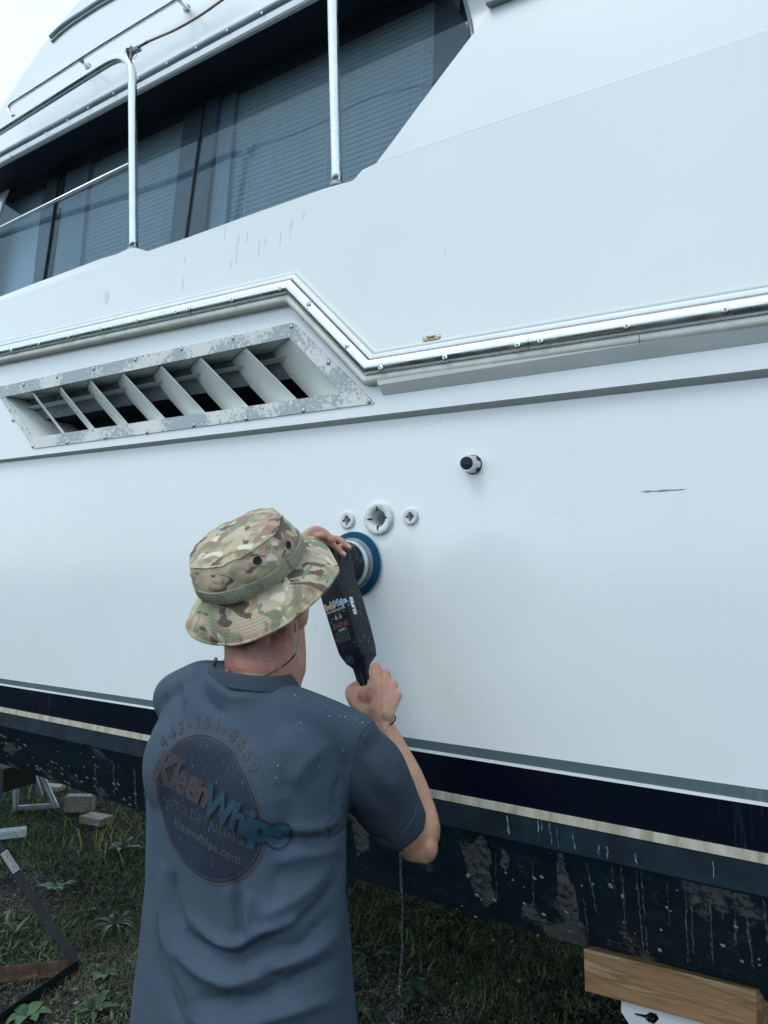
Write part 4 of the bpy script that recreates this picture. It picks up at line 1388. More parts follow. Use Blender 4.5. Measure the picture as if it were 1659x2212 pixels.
def crease(co, nr, lines, bvh, power=2.0):
    disp = np.zeros(len(co))
    for px_pts, amp, wd in lines:
        P3 = [hit_px(x, y, bvh) for x, y in px_pts]
        P3 = [p for p in P3 if p is not None]
        if len(P3) < 2: continue
        P3 = np.array([list(p) for p in smooth_path(P3, 4)])
        lo_, hi_ = P3.min(0) - wd * 3, P3.max(0) + wd * 3
        ids = np.where(((co > lo_) & (co < hi_)).all(1))[0]
        if not len(ids): continue
        c = co[ids]
        best = np.full(len(c), 9.0); tt = np.zeros(len(c))
        for i in range(len(P3) - 1):
            a, b = P3[i], P3[i + 1]
            ab = b - a; L2 = (ab @ ab) + 1e-12
            t = np.clip(((c - a) @ ab) / L2, 0, 1)
            d = np.linalg.norm(c - (a + t[:, None] * ab), axis=1)
            sel = d < best
            best[sel] = d[sel]; tt[sel] = (i + t[sel]) / (len(P3) - 1)
        fade = np.clip(np.minimum(tt, 1 - tt) * 4 + .1, 0, 1)
        disp[ids] += amp * fade * np.exp(-(best / wd) ** power)
    return disp
def hit_px(px_, py_, bvh):
    return bvh.ray_cast(CAM, ray(px_, py_).normalized(), 10)[0]
co, nr, fs = voxelize(b_, 0.0034, 4, 0.5)
bvhQ = BVHTree.FromPolygons([Vector(c) for c in co], fs)
dsp = crease(co, nr, [
    ([(818, 1548), (816, 1500), (813, 1450)], .0014, .0035), ([(828, 1548), (830, 1505), (833, 1466)], .0014, .0035), ([(838, 1550), (843, 1515), (848, 1486)], .0012, .0035),
    ([(816, 1530), (822, 1490), (823, 1452)], -.0020, .0035), ([(830, 1530), (838, 1500), (841, 1470)], -.0020, .0035), ([(842, 1530), (850, 1510), (854, 1492)], -.0016, .003),
    ([(800, 1530), (802, 1490), (806, 1460)], -.0012, .005),
    ([(835, 1600), (826, 1560), (806, 1525), (802, 1500)], .0009, .0022), ([(880, 1730), (862, 1680), (840, 1620)], .0010, .0026), ([(905, 1760), (890, 1700), (868, 1640), (850, 1590)], .0008, .0024),
    ([(800, 1552), (822, 1562), (848, 1560)], -.0010, .0020), ([(764, 1500), (774, 1508), (780, 1520)], -.0014, .0025),
    ([(880, 1860), (905, 1868), (930, 1862)], -.0012, .0025), ([(918, 1815), (935, 1822), (942, 1838)], -.0012, .0022), ([(905, 1830), (920, 1845), (925, 1862)], -.0010, .0030),
    ([(714, 1172), (730, 1178), (744, 1189)], -.0026, .0028), ([(716, 1160), (724, 1164), (728, 1170)], -.0016, .0022), ([(700, 1152), (706, 1160)], -.0012, .002),
    ([(500, 1410), (530, 1425), (570, 1432), (610, 1426)], -.0010, .0022), ([(495, 1440), (530, 1452), (580, 1455), (630, 1445)], -.0010, .0022),
    ([(520, 1380), (522, 1420), (515, 1460)], .0022, .008), ([(590, 1380), (592, 1420), (600, 1460)], .0022, .008), ([(556, 1385), (558, 1430)], -.0022, .010),
], bvhQ)
for i in range(len(co)):
    c = co[i]
    if c[2] > 1.05: dsp[i] += .00045 * mnoise.noise(Vector((c[0] * 90, c[1] * 90, c[2] * 90))) + .0009 * mnoise.noise(Vector((c[0] * 30, c[1] * 30, c[2] * 30)))
co = co + nr * dsp[:, None]
print('body verts', len(co))
body = add('body', co, fs, M['skin'], person, True, recalc=False)

# finger nails of the left hand, thumb nail of the right
def nail(c, d, up_, w_=.0055):
    d = d.normalized(); s = d.cross(up_).normalized(); u = s.cross(d)
    mb = MB()
    rings = []
    for t in (-1, 0, 1, 1.25):
        rings.append([c + d * (t * w_ * 1.1) + s * (w_ * a * (1 if t < 1.1 else .6)) + u * (.0012 - .0022 * a * a) for a in (-1, -.5, 0, .5, 1)])
    mb.loft(rings, cap=False, close=False)
    return mb.obj('fingernail', plain('nail', (0.56, 0.36, 0.28), 0.3, var=.03) if 'nail' not in bpy.data.materials else bpy.data.materials['nail'], body, True)
tdir = (W(750, 1186, -.145) - W(734, 1170, -.150)).normalized()
nail(W(754, 1183, -.151) + Vector((0, 0, .005)), tdir, (CAM - W(750, 1186, -.145)).normalized() + Vector((0, 0, .8)), .0045)
tdir = (W(743, 1196, -.158) - W(728, 1181, -.165)).normalized()
nail(W(743, 1199, -.164) + Vector((0, 0, .005)), tdir, (CAM - W(743, 1196, -.158)).normalized() + Vector((0, 0, .6)), .0045)
# face details
for s in (-1, 1):
    mb = MB(); ellipsoid(mb, H(s * .031, .083, -.002), (hx, hy, hz), (.012, .012, .011), 14, 10)
    mb.obj('eye', plain('eye_white', (.7, .7, .68), .2, var=.02) if 'eye_white' not in bpy.data.materials else bpy.data.materials['eye_white'], person, True)
mb = MB()
ellipsoid(mb, H(0, -0.010, 0.028), (hx, hy, hz), (0.0785, 0.097, 0.094), 28, 16)
mb.obj('hair', fabric('short_brown_hair', (0.03, 0.018, 0.012), .3), person, True)

# ---------------- shirt
s_ = MB()
def sring(z, a, b, oy=0.0, ox=0.0, n=44, p=2.35, tilt=0.0):
    out = []
    for k in range(n):
        t = 2 * math.pi * k / n
        ca, sa = math.cos(t), math.sin(t)
        x = a * math.copysign(abs(ca) ** (2 / p), ca); y = b * math.copysign(abs(sa) ** (2 / p), sa)
        out.append(PL(x + ox, y + oy, z - tilt * x))
    return out
rings = [sring(.70, .240, .158), sring(.82, .236, .152), sring(.95, .222, .142), sring(1.08, .212, .138), sring(1.20, .210, .138), sring(1.30, .214, .137, 0),
         sring(1.37, .205, .128, -.002), sring(1.42, .175, .105, -.006, 0, 44, 2.2, .03), sring(1.458, .125, .088, -.010, .012, 44, 2.1, .10), sring(1.482, .088, .076, -.012, .024, 44, 2, .12), sring(1.492, .062, .05, -.006, .026, 44, 2, .12)]
s_.loft(rings)
# shoulders and shoulder blades
ball_chain(s_, [PL(.055, -.012, 1.424), PL(.12, -.015, 1.415), Rs + Vector((-.02, -.0, .012))], [.050, .058, .066], 20)
ball_chain(s_, [PL(-.03, -.01, 1.460), PL(-.10, -.012, 1.452), PL(-.172, 0, 1.425)], [.050, .058, .058], 20)
ellipsoid(s_, PL(-.10, -.085, 1.31), (RX, RY, uz), (.075, .055, .10))
ellipsoid(s_, PL(.09, -.085, 1.29), (RX, RY, uz), (.080, .058, .11))
ellipsoid(s_, PL(.13, -.03, 1.33), (RX, RY, uz), (.075, .085, .10))
# sleeves: the cloth turns in at the hem
ad = (Re - Rs).normalized()
hemc = Rs.lerp(Re, .86)
hemc = W(862, 1784, -.345)
sl_pts = [Rs + Vector((-.03, 0, .0)), Rs.lerp(hemc, .25), Rs.lerp(hemc, .6), hemc]
hd = (W(886, 1812, -.325) - Rs.lerp(hemc, .45)).normalized()
def sleeve(mb, pts, rs, hdir, n=28):
    P_ = smooth_path(pts, 5)
    R_ = np.interp(np.linspace(0, 1, len(P_)), np.linspace(0, 1, len(rs)), rs)
    hs = [hemc_ for hemc_ in (P_[-1],)]
    inner = [P_[-1] - hdir * .002, P_[-1] - hdir * .010, P_[-1] - hdir * .028]
    mb.tube(P_ + [P_[-1] + hdir * .001] + inner, list(R_) + [R_[-1] - .006, R_[-1] - .011, R_[-1] - .012, R_[-1] - .016], n)
sleeve(s_, sl_pts, [.070, .074, .069, .061], hd)
lh = Ls.lerp(Le, .8)
sleeve(s_, [Ls + Vector((.02, 0, .0)), Ls.lerp(lh, .5), lh], [.060, .060, .060], (Le - Ls).normalized())
co, nr, fs = voxelize(s_, 0.0048, 12, 0.5)
print('shirt verts', len(co))
bvh0 = BVHTree.FromPolygons([Vector(c) for c in co], fs)
def hit_px(px_, py_, bvh):
    d = ray(px_, py_).normalized()
    h = bvh.ray_cast(CAM, d, 10)
    return h[0]
def C2(pts):      # notes taken on an enlarged detail -> picture grid
    return [(259 + .4166 * x, 1382 + .4166 * y) for x, y in pts]
folds = [
    (C2([(215, 1440), (300, 1600), (420, 1720), (560, 1770), (660, 1760)]), .010, .016),
    (C2([(300, 1480), (420, 1590), (560, 1650), (640, 1640), (760, 1560), (900, 1480)]), -.012, .013),
    (C2([(330, 1400), (450, 1520), (560, 1575), (640, 1570), (740, 1510), (880, 1460), (1020, 1330)]), .011, .013),
    (C2([(640, 1600), (780, 1600), (930, 1590), (1020, 1500), (1120, 1380)]), -.007, .014),
    (C2([(500, 1800), (700, 1750), (850, 1680), (1000, 1620), (1150, 1500)]), .009, .016),
    (C2([(360, 1880), (520, 1870), (700, 1860), (850, 1790), (1000, 1720), (1150, 1640)]), -.009, .014),
    (C2([(340, 1930), (430, 1990), (600, 2000), (800, 1950), (1000, 1890), (1170, 1830)]), .010, .016),
    (C2([(600, 1230), (605, 1380), (622, 1500), (632, 1565)]), -.008, .010),
    (C2([(560, 1250), (575, 1400), (590, 1530)]), .004, .012),
    (C2([(680, 1300), (665, 1420), (650, 1540)]), .005, .012),
    (C2([(230, 1150), (225, 1350), (260, 1550), (320, 1750), (400, 1960)]), .009, .012),
    (C2([(280, 1200), (285, 1350), (330, 1500)]), -.008, .010),
    (C2([(205, 1420), (215, 1650), (260, 1850), (330, 2000)]), -.008, .010),
    (C2([(1190, 960), (1110, 1020), (1000, 1045), (880, 1040), (800, 1060)]), -.009, .012),
    (C2([(1150, 900), (1080, 960), (960, 985), (860, 980)]), .006, .012),
    (C2([(1160, 1080), (1050, 1100), (900, 1120), (790, 1180)]), .006, .018),
    (C2([(1150, 700), (1120, 820), (1130, 930)]), -.006, .012),
    (C2([(900, 570), (860, 700), (850, 820)]), -.0035, .020),
    (C2([(1080, 560), (960, 640), (900, 780)]), .0035, .018),
    (C2([(305, 110), (300, 230), (312, 340), (320, 450)]), -.006, .009),
    (C2([(340, 120), (340, 230), (350, 330)]), .005, .010),
    (C2([(390, 150), (420, 260), (480, 350), (570, 400)]), -.006, .011),
    (C2([(440, 150), (500, 250), (600, 300), (720, 300)]), .005, .012),
    (C2([(700, 210), (620, 250), (560, 250)]), -.004, .010),
    (C2([(200, 130), (180, 250), (165, 400)]), .006, .012),
    (C2([(240, 160), (225, 280), (215, 420)]), -.005, .010),
    (C2([(860, 1150), (800, 1290), (820, 1380)]), -.004, .020),
    (C2([(1100, 1150), (980, 1290), (800, 1400), (700, 1440)]), .007, .020),
    (C2([(1130, 1240), (1000, 1400), (900, 1460)]), -.006, .014),
    (C2([(740, 1700), (800, 1750), (860, 1730)]), -.005, .014),
    (C2([(1180, 1000), (1250, 1060), (1340, 1090)]), .006, .012),
    (C2([(1200, 960), (1290, 1010), (1400, 1040)]), -.006, .010),
    (C2([(1300, 560), (1350, 700), (1450, 800)]), .004, .016),
    (C2([(1250, 620), (1290, 760), (1400, 880)]), -.004, .016),
    (C2([(1180, 400), (1240, 470), (1280, 540)]), .004, .008),
]
disp = np.zeros(len(co))
for px_pts, amp, wd in folds:
    P3 = [hit_px(x, y, bvh0) for x, y in px_pts]
    P3 = [p for p in P3 if p is not None]
    if len(P3) < 2: continue
    P3 = np.array([list(p) for p in smooth_path(P3, 4)])
    best = np.full(len(co), 9.0); tt = np.zeros(len(co))
    for i in range(len(P3) - 1):
        a, b = P3[i], P3[i + 1]
        ab = b - a; L2 = (ab @ ab) + 1e-12
        t = np.clip(((co - a) @ ab) / L2, 0, 1)
        d = np.linalg.norm(co - (a + t[:, None] * ab), axis=1)
        sel = d < best
        best[sel] = d[sel]; tt[sel] = (i + t[sel]) / (len(P3) - 1)
    fade = np.clip(np.minimum(tt, 1 - tt) * 3.5 + .05, 0, 1)
    disp += 1.45 * amp * fade * np.exp(-(best / (wd * .95)) ** 1.5)
# broad soft unevenness and the far side's drape
for i in range(len(co)):
    c = co[i]
    n1 = mnoise.noise(Vector((c[0] * 9, c[1] * 9, c[2] * 5)))
    n2 = mnoise.noise(Vector((c[0] * 28 + 5, c[1] * 28, c[2] * 16)))
    disp[i] += .0022 * n1 + .0009 * n2
# away from the camera's side: a few vertical drapes
ang = np.arctan2(co[:, 1] - PO.y, co[:, 0] - PO.x)
front = np.clip((np.sin(ang)), 0, 1) * np.clip((1.3 - co[:, 2]) / .3, 0, 1)
disp += front * .006 * np.sin(ang * 14 + 3 * np.sin(co[:, 2] * 9))
co = co + nr * disp[:, None]
bm = bmesh.new()
bv = [bm.verts.new(tuple(c)) for c in co]
for f in fs:
    bm.faces.new([bv[i] for i in f])
bmesh.ops.smooth_vert(bm, verts=bm.verts, factor=0.25, use_axis_x=True, use_axis_y=True, use_axis_z=True)
# sleeve seam: cut cleanly on a plane through the armhole
sa = W(803, 1548, -.50); sb = W(748, 1800, -.50)
sn = (sb - sa).normalized().cross((Vector((-.25, 1, 0))).normalized()).normalized()
if sn.dot(Re - sa) < 0: sn = -sn
bmesh.ops.bisect_plane(bm, geom=bm.verts[:] + bm.edges[:] + bm.faces[:], plane_co=sa, plane_no=sn)
zc_ = hit_px(735, 1800, bvh0).z
bmesh.ops.bisect_plane(bm, geom=bm.verts[:] + bm.edges[:] + bm.faces[:], plane_co=(0, 0, zc_), plane_no=(0, 0, 1))
bm.normal_update(); bm.verts.index_update()
def arm_d(p):
    t = max(0, min(1, (p - Rs).dot(Re - Rs) / (Re - Rs).length_squared))
    return (p - Rs.lerp(Re, t)).length
allv = [v.co.copy() for v in bm.verts]
fsl, fto = [], []
for f in bm.faces:
    c = f.calc_center_median()
    is_s = (c - sa).dot(sn) > 0 and c.z > 1.0 and (c.z > zc_ or arm_d(c) < .088)
    (fsl if is_s else fto).append(tuple(v.index for v in f.verts))
# a shallow groove along the seam
seamv = set(i for f in fsl for i in f) & set(i for f in fto for i in f)
nrm_ = [v.normal.copy() for v in bm.verts]
bm.free()
for i in seamv: allv[i] = allv[i] - nrm_[i] * .0016
def sub(faces):
    ids = sorted(set(i for f in faces for i in f)); mp = {j: k for k, j in enumerate(ids)}
    return [allv[i] for i in ids], [tuple(mp[i] for i in f) for f in faces]
v1, f1 = sub(fto)
shirt = add('t_shirt', v1, f1, M['shirt'], person, True, recalc=False)
v2, f2 = sub(fsl)
add('sleeve', v2, f2, M['rib'], shirt, True, recalc=False)  # darker material puts the sleeve's shade into its colour
bvhS = BVHTree.FromPolygons(v1, f1)
# stitched seam lines
def stitch(px_pts, bvh, name='stitching', mat=None, lift=.0008, step=.0035):
    P3 = [hit_px(x, y, bvh) for x, y in px_pts]; P3 = [p for p in P3 if p]
    P3 = smooth_path(P3, 10)
    mb = MB()
    acc = 0
    for i in range(len(P3) - 1):
        d = (P3[i + 1] - P3[i]); l = d.length
        if l < 1e-5: continue
        m = max(1, int(l / step))
        for j in range(m):
            a = P3[i] + d * (j / m); b = P3[i] + d * ((j + .6) / m)
            tn = (CAM - a).normalized() * lift
            mb.beam(a + tn, b + tn, .0008, .0008)
    if mb.v:
        return mb.obj(name, mat or plain('stitch_thread', (.16, .22, .28), .8, var=.1), shirt)
stitch(C2([(930, 250), (1000, 300), (1080, 345), (1180, 385), (1245, 440), (1275, 470)]), bvhS)
bvhSl = BVHTree.FromPolygons(v2, f2)
stitch(C2([(1535, 850), (1530, 910), (1480, 980), (1420, 1040), (1350, 1085)]), bvhSl, mat=bpy.data.materials.get('stitch_thread'))
# collar: a ribbed band round the neck
CT = .11; CO = .024
col_c = [sring(z_, a_, bb_, -.012, CO, 120, 2, CT) for z_, a_, bb_ in ((1.476, .0935, .082), (1.486, .0895, .079), (1.498, .083, .0745), (1.502, .0805, .0725), (1.497, .0775, .070), (1.474, .079, .071))]
mb = MB()
rr_ = []
for j, r in enumerate(col_c):
    cc = sum(r, Vector((0, 0, 0))) / len(r)
    rr_.append([cc + (p - cc) * (1 + (.008 if k % 2 else -.004)) for k, p in enumerate(r)])
mb.loft(rr_, cap=False)
mb.obj('collar', M['rib'], shirt, True)

# trousers and boots (below the frame)
mb = MB()
ellipsoid(mb, PL(0, 0, .90), (RX, RY, uz), (.175, .125, .13))
for s in (-1, 1):
    ball_chain(mb, [PL(s * .085, 0, .88), PL(s * .10, .02, .50), PL(s * .11, -.01, .10)], [.105, .078, .066], 20)
c2_, n2_, f2_ = voxelize(mb, .012, 4)
add('trousers', c2_, f2_, M['jeans'], person, True, recalc=False)
for s in (-1, 1):
    mb = MB()
    ball_chain(mb, [PL(s * .11, -.03, .12), PL(s * .11, -.02, .06), PL(s * .115, .07, .045), PL(s * .118, .16, .035)], [.052, .052, .046, .036], 18)
    c2_, n2_, f2_ = voxelize(mb, .008, 3)
    c2_[:, 2] = np.maximum(c2_[:, 2], 0.008)
    add('boot', c2_, f2_, M['boot'], person, True, recalc=False)

# ---------------- print on the back of the shirt
c0_ = (452, 1745)
A_, B_ = (113, 40), (-5, 155)
hO = hit_px(*c0_, bvhS)
hR = hit_px(c0_[0] + A_[0], c0_[1] + A_[1], bvhS); hL = hit_px(c0_[0] - A_[0] * .9, c0_[1] - A_[1] * .9, bvhS)
hD = hit_px(c0_[0] + B_[0], c0_[1] + B_[1], bvhS); hU = hit_px(c0_[0] - B_[0], c0_[1] - B_[1], bvhS)
Rv = (hR - hL) / 1.9; Uv = (hU - hD) / 2
Oc = (hR * .9 + hL) / 1.9 * .5 + (hU + hD) / 4
print('print radii', Rv.length, Uv.length)
def pr_mat(name, col, var=.35):
    m, n, b, L = new_mat(name)
    v = coords(n)
    f = noise_n(n, v, 120, 5, .8)
    g = noise_n(n, v, 9, 4, .6)
    c = ramp(n, g, [(.3, [x * .6 for x in col]), (.7, [x * 1.3 for x in col])])
    c = mixc(n, ramp(n, f, [(.5, 0.0), (.75, var)]), c, (0.03, 0.05, 0.08))
    L.new(c, b.inputs['Base Color']); b.inputs['Roughness'].default_value = .7
    bump(n, noise_n(n, v, 400, 2), .3, .0006, b)
    return m
M['p_navy'] = pr_mat('print_navy', (0.0035, 0.014, 0.034), .35)
M['p_ring'] = pr_mat('print_ring_brown', (0.050, 0.045, 0.05))
M['p_num'] = pr_mat('print_number_brown', (0.040, 0.036, 0.042), .5)
M['p_org'] = pr_mat('print_orange', (0.056, 0.042, 0.043), .6)
M['p_blue'] = pr_mat('print_blue', (0.010, 0.043, 0.075), .5)
M['p_dark'] = pr_mat('print_outline', (0.012, 0.018, 0.030), .2)
M['p_grey'] = pr_mat('print_grey', (0.045, 0.056, 0.062), .4)
M['p_dots'] = pr_mat('print_droplets', (0.03, 0.09, 0.17), .3)
circ = fine_flat([(math.cos(2 * math.pi * k / 64), math.sin(2 * math.pi * k / 64)) for k in range(64)], .09)
lg = decal('back_print', circ, Oc, Rv, Uv, bvhS, .0010, M['p_navy'], shirt)
def ring_flat(r0, r1, n=160):
    vs = []
    for k in range(n):
        a = 2 * math.pi * k / n
        vs += [(r0 * math.cos(a), r0 * math.sin(a)), (r1 * math.cos(a), r1 * math.sin(a))]
    return vs, [(2 * k, 2 * k + 1, (2 * k + 3) % (2 * n), (2 * k + 2) % (2 * n)) for k in range(n)]
decal('print_ring', ring_flat(1.0, 1.035), Oc, Rv, Uv, bvhS, .0012, M['p_ring'], shirt)
decal('print_ring', ring_flat(.955, .967), Oc, Rv, Uv, bvhS, .0014, M['p_ring'], shirt)
def xf(flat, sx=1, sy=1, rot=0, ox=0, oy=0):
    c_, s__ = math.cos(rot), math.sin(rot)
    return [(ox + (x * sx) * c_ - (y * sy) * s__, oy + (x * sx) * s__ + (y * sy) * c_) for x, y in flat[0]], flat[1]
# droplets
dv, df = [], []
rd = random.Random(3)
for i in range(150):
    a = rd.uniform(0, 6.28); r = math.sqrt(rd.random()) * .92
    x, y = r * math.cos(a), r * math.sin(a)
    if y < -.1 and rd.random() < .75: continue
    q = rd.choice([.006, .008, .010, .014, .022]) * rd.uniform(.6, 1.2)
    k = len(dv)
    dv += [(x + q * .7 * math.cos(t), y + q * 1.3 * math.sin(t)) for t in [2 * math.pi * j / 7 for j in range(7)]]
    df.append(tuple(range(k, k + 7)))
decal('print_droplets', (dv, df), Oc, Rv, Uv, bvhS, .0016, M['p_dots'], shirt)
# telephone number set on an arc
nv, nf = [], []
txt = '443-364-8659'
for i, ch in enumerate(txt):
    a = math.radians(143 - (143 - 42) * i / (len(txt) - 1))
    g = text_mesh(ch, .25, .0, .008, 1, .04)
    g = xf(g, 1, 1, a - math.pi / 2, 1.17 * math.cos(a), 1.17 * math.sin(a))
    k = len(nv); nv += g[0]; nf += [tuple(j + k for j in f) for f in g[1]]
decal('print_number', (nv, nf), Oc, Rv, Uv, bvhS, .0012, M['p_num'], shirt)
rot = math.radians(-9)
def words(name, s, size, cx, cy, mat, lift, off=.01, shear=.3, sp=.86, r_=rot, sy=1.0):
    t = text_mesh(s, size, shear, off, sp, .035)
    return decal(name, xf(t, 1, sy, r_, cx, cy), Oc, Rv, Uv, bvhS, lift, mat, shirt)
words('print_wordmark', 'Kleen', .50, -.50, .27, M['p_ring'], .0018, .055, .3, .92, rot, 1.15)
words('print_wordmark', 'Whips', .54, .60, .02, M['p_dark'], .0018, .055, .3, .92, rot, 1.15)
words('print_wordmark', 'Kleen', .50, -.50, .27, M['p_org'], .0044, .022, .3, .92, rot, 1.15)
words('print_wordmark', 'Whips', .54, .60, .02, M['p_blue'], .0044, .024, .3, .92, rot, 1.15)
words('print_line', 'AUTO DETAILING', .185, -.12, -.20, M['p_grey'], .0016, .0, 0, 1.1, math.radians(-7))
words('print_line', 'kleenwhips.com', .185, -.02, -.47, M['p_grey'], .0016, .006, 0, 1.08, math.radians(-9))

# lint and compound specks on the shoulder
mb = MB()
for x, y in [(745, 1547), (770, 1548), (772, 1554), (735, 1548), (783, 1560), (711, 1547), (740, 1622), (636, 1500), (600, 1655), (597, 1680), (690, 1655), (650, 1560)]:
    p = hit_px(x, y, bvhS)
    if p:
        n_ = (CAM - p).normalized() * .001
        d = Vector((random.uniform(-1, 1), 0, random.uniform(-1, 1))).normalized() * random.uniform(.0012, .0025)
        mb.beam(p + n_, p + n_ + d, .0010, .0008)
sp_ = mb.obj('lint_specks', M['white_ink'], shirt); sp_['kind'] = 'stuff'

# ---------------- hat
HATC = W(543, 1230, -0.575)
az = (Vector((0, 0, 1)) * .83 - rgt * .33 - Vector((fwd.x, fwd.y, 0)).normalized() * .44).normalized()
axx = (rgt - az * rgt.dot(az)).normalized(); ayy = az.cross(axx)
def hp_(th, r, h, ry=None):
    ry = ry if ry is not None else r * 1.06
    return HATC + axx * (r * math.cos(th)) + ayy * (ry * math.sin(th)) + az * h
def camo():
    m, n, b, L = new_mat('camouflage_cloth')
    def layer(prev, scale, lo, hi, col, seed, stretch=(1, 1, 1), dist=.9, det=3.2):
        mp = coords(n, tuple(1.22 * q for q in stretch), (seed, seed * .7, seed * 1.3))
        f = noise_n(n, mp, scale, det, .45, dist)
        k = ramp(n, f, [(lo, 0.0), (hi, 1.0)])
        return mixc(n, k, prev, col)
    v = coords(n)
    base = ramp(n, noise_n(n, v, 11, 2), [(.35, (.37, .33, .215)), (.65, (.48, .375, .265))])
    c = layer(base, 13, .52, .60, (.20, .22, .12), .9, (1, 1, .8))
    c = layer(c, 12, .55, .62, (.20, .14, .085), 2.1, (.8, 1, 1.1))
    c = layer(c, 16, .60, .64, (.36, .22, .15), 5.1)
    c = layer(c, 15, .600, .612, (.085, .050, .042), 3.7, (.8, .8, 1.5), 1.0)
    c = layer(c, 19, .655, .665, (.58, .54, .42), 1.7, (1, 1, 1.2), .3, 1.5)
    c = layer(c, 14, .63, .65, (.13, .20, .125), 4.4, (1.3, .8, .9))
    f = noise_n(n, v, 420, 3, .7)
    c = mixc(n, ramp(n, f, [(.45, 0.0), (.8, .3)]), c, (.5, .48, .38))
    L.new(c, b.inputs['Base Color']); b.inputs['Roughness'].default_value = .88
    b.inputs['Sheen Weight'].default_value = .15
    p = bump(n, noise_n(n, v, 38, 4, .6), .35, .003, b)
    bump(n, noise_n(n, v, 700, 2), .3, .0006, b, p)
    return m
M['camo'] = camo()
CW = .112
n_th = 144
ths = [2 * math.pi * k / n_th for k in range(n_th)]
def wob(th, h, s=1.0):
    p = Vector((math.cos(th) * 2.2, math.sin(th) * 2.2, h * 22))
    return s * (.0058 * mnoise.noise(p) + .0034 * mnoise.noise(p * 2.7))
CH = .86
crown_prof = [(1.0, -.012), (1.005, .0), (1.012, .015), (1.02, .030), (1.015, .045), (1.0, .058), (.975, .070), (.95, .079), (.925, .0855), (.915, .0885), (.90, .0900), (.895, .0888), (.88, .0895), (.82, .0925), (.70, .0968), (.5, .1005), (.3, .1028), (.12, .1036), (.01, .1038)]
rings = []
for i, (r, h) in enumerate(crown_prof):
    ring = []
    h = h * CH if h > .03 else h
    for th in ths:
        s = 1.0 if i < 16 else .3
        # slumps towards the viewer's left
        sl_ = 1 + .02 * math.cos(th - 2.6) * h / .1
        hh = h + min(1, r) * (.008 * math.cos(th - .5) * (h / .1) + wob(th + 3, h * .5, 1.0) * (h / .1))
        ring.append(hp_(th, CW * r * sl_ + wob(th, h, s), hh))
    rings.append(ring)
mb = MB(); mb.loft(rings, cap=False)
hat = mb.obj('bucket_hat', M['camo'], person, True)
hat_v, hat_f = list(mb.v), list(mb.f)
# brim: wavy cloth with rows of stitching, turned down and bound at the edge
def brim_L(th):
    return .066 + .005 * math.cos(th + 2.2) + .010 * max(0, math.cos(th - .15)) ** 2
def brim_d(th):            # droop angle
    return math.radians(41 + 13 * math.cos(th + 2.3) + 9 * math.sin(3 * th + .8) + 5 * math.sin(5 * th))
rows_n = 44
brings = []
for j in range(rows_n + 1):
    t = j / rows_n
    ring = []
    for th in ths:
        L_ = brim_L(th) * t; d = brim_d(th) * (0.55 + .45 * t)
        quilt = .0006 * (1 if (j % 4) == 0 else -0.2) * (1 if .1 < t < .93 else 0)
        rr = CW * (.955 + .04 * min(1, t * 12)) + L_ * math.cos(d); hh = -.007 - .005 * min(1, t * 12) - L_ * math.sin(d)
        ring.append(hp_(th, rr, hh) - az * quilt * 1.2 + az * (.0015 * mnoise.noise(Vector((math.cos(th) * 5, math.sin(th) * 5, t * 4)))))
    brings.append(ring)
edge = brings[-1]
low = []
for j in (0, 1, 2):
    tt_ = [1.0, .55, 0.0][j]
    ring = []
    for k, th in enumerate(ths):
        top = brings[int(tt_ * rows_n)][k]
        ring.append(top - az * .0030)
    low.append(ring)
mb = MB(); mb.loft(brings + low, cap=False)
brim = mb.obj('brim', M['camo'], hat, True)
hat_v2 = hat_v + list(mb.v); hat_f2 = hat_f + [tuple(i + len(hat_v) for i in f) for f in mb.f]
mb = MB(); mb.tube([p - az * .0012 for p in edge] + [edge[0] - az * .0012], .0032, 8, cap=False)
mb.obj('brim_binding', M['camo'], hat, True)
bvhH = BVHTree.FromPolygons(hat_v2, hat_f2)
# webbing band
def webbing():
    m, n, b, L = new_mat('olive_webbing')
    v = coords(n)
    w_ = N(n, 'ShaderNodeTexVoronoi'); w_.inputs['Scale'].default_value = 330
    L.new(v, w_.inputs['Vector'])
    c = ramp(n, w_.outputs['Distance'], [(.1, (.33, .32, .22)), (.6, (.20, .20, .14))])
    L.new(c, b.inputs['Base Color']); b.inputs['Roughness'].default_value = .8
    inv = N(n, 'ShaderNodeMath', operation='SUBTRACT'); inv.inputs[0].default_value = 1; L.new(w_.outputs['Distance'], inv.inputs[1])
    bump(n, inv.outputs[0], .6, .0015, b)
    return m
M['web'] = webbing()
def band_ring(h, extra):
    return [hp_(th, CW * 1.02 + extra + .0012 * math.sin(th * 3 + 1) + .6 * wob(th, h), h + .0025 * math.sin(th * 2 + .5)) for th in ths]
mb = MB(); mb.loft([band_ring(.001, .0005), band_ring(.001, .0046), band_ring(.002, .0050), band_ring(.014, .0052), band_ring(.026, .0050), band_ring(.027, .0046), band_ring(.027, .0005)], cap=False)
mb.obj('hat_band', M['web'], hat, autos=40)
# loops that hold the band
for d_ in (-2.35, -1.75, -1.15, -.55, .1, 1.2, 2.4):
    mb = MB()
    rr_ = []
    for k in range(3):
        th = d_ + (k - 1) * .016
        rr_.append([hp_(th, CW * 1.02 + .0052, .002), hp_(th, CW * 1.02 + .0062, .014), hp_(th, CW * 1.02 + .0052, .027), hp_(th, CW * 1.02, .027), hp_(th, CW * 1.02, .002)])
    mb.loft(rr_); mb.obj('band_loop', M['web'], hat)
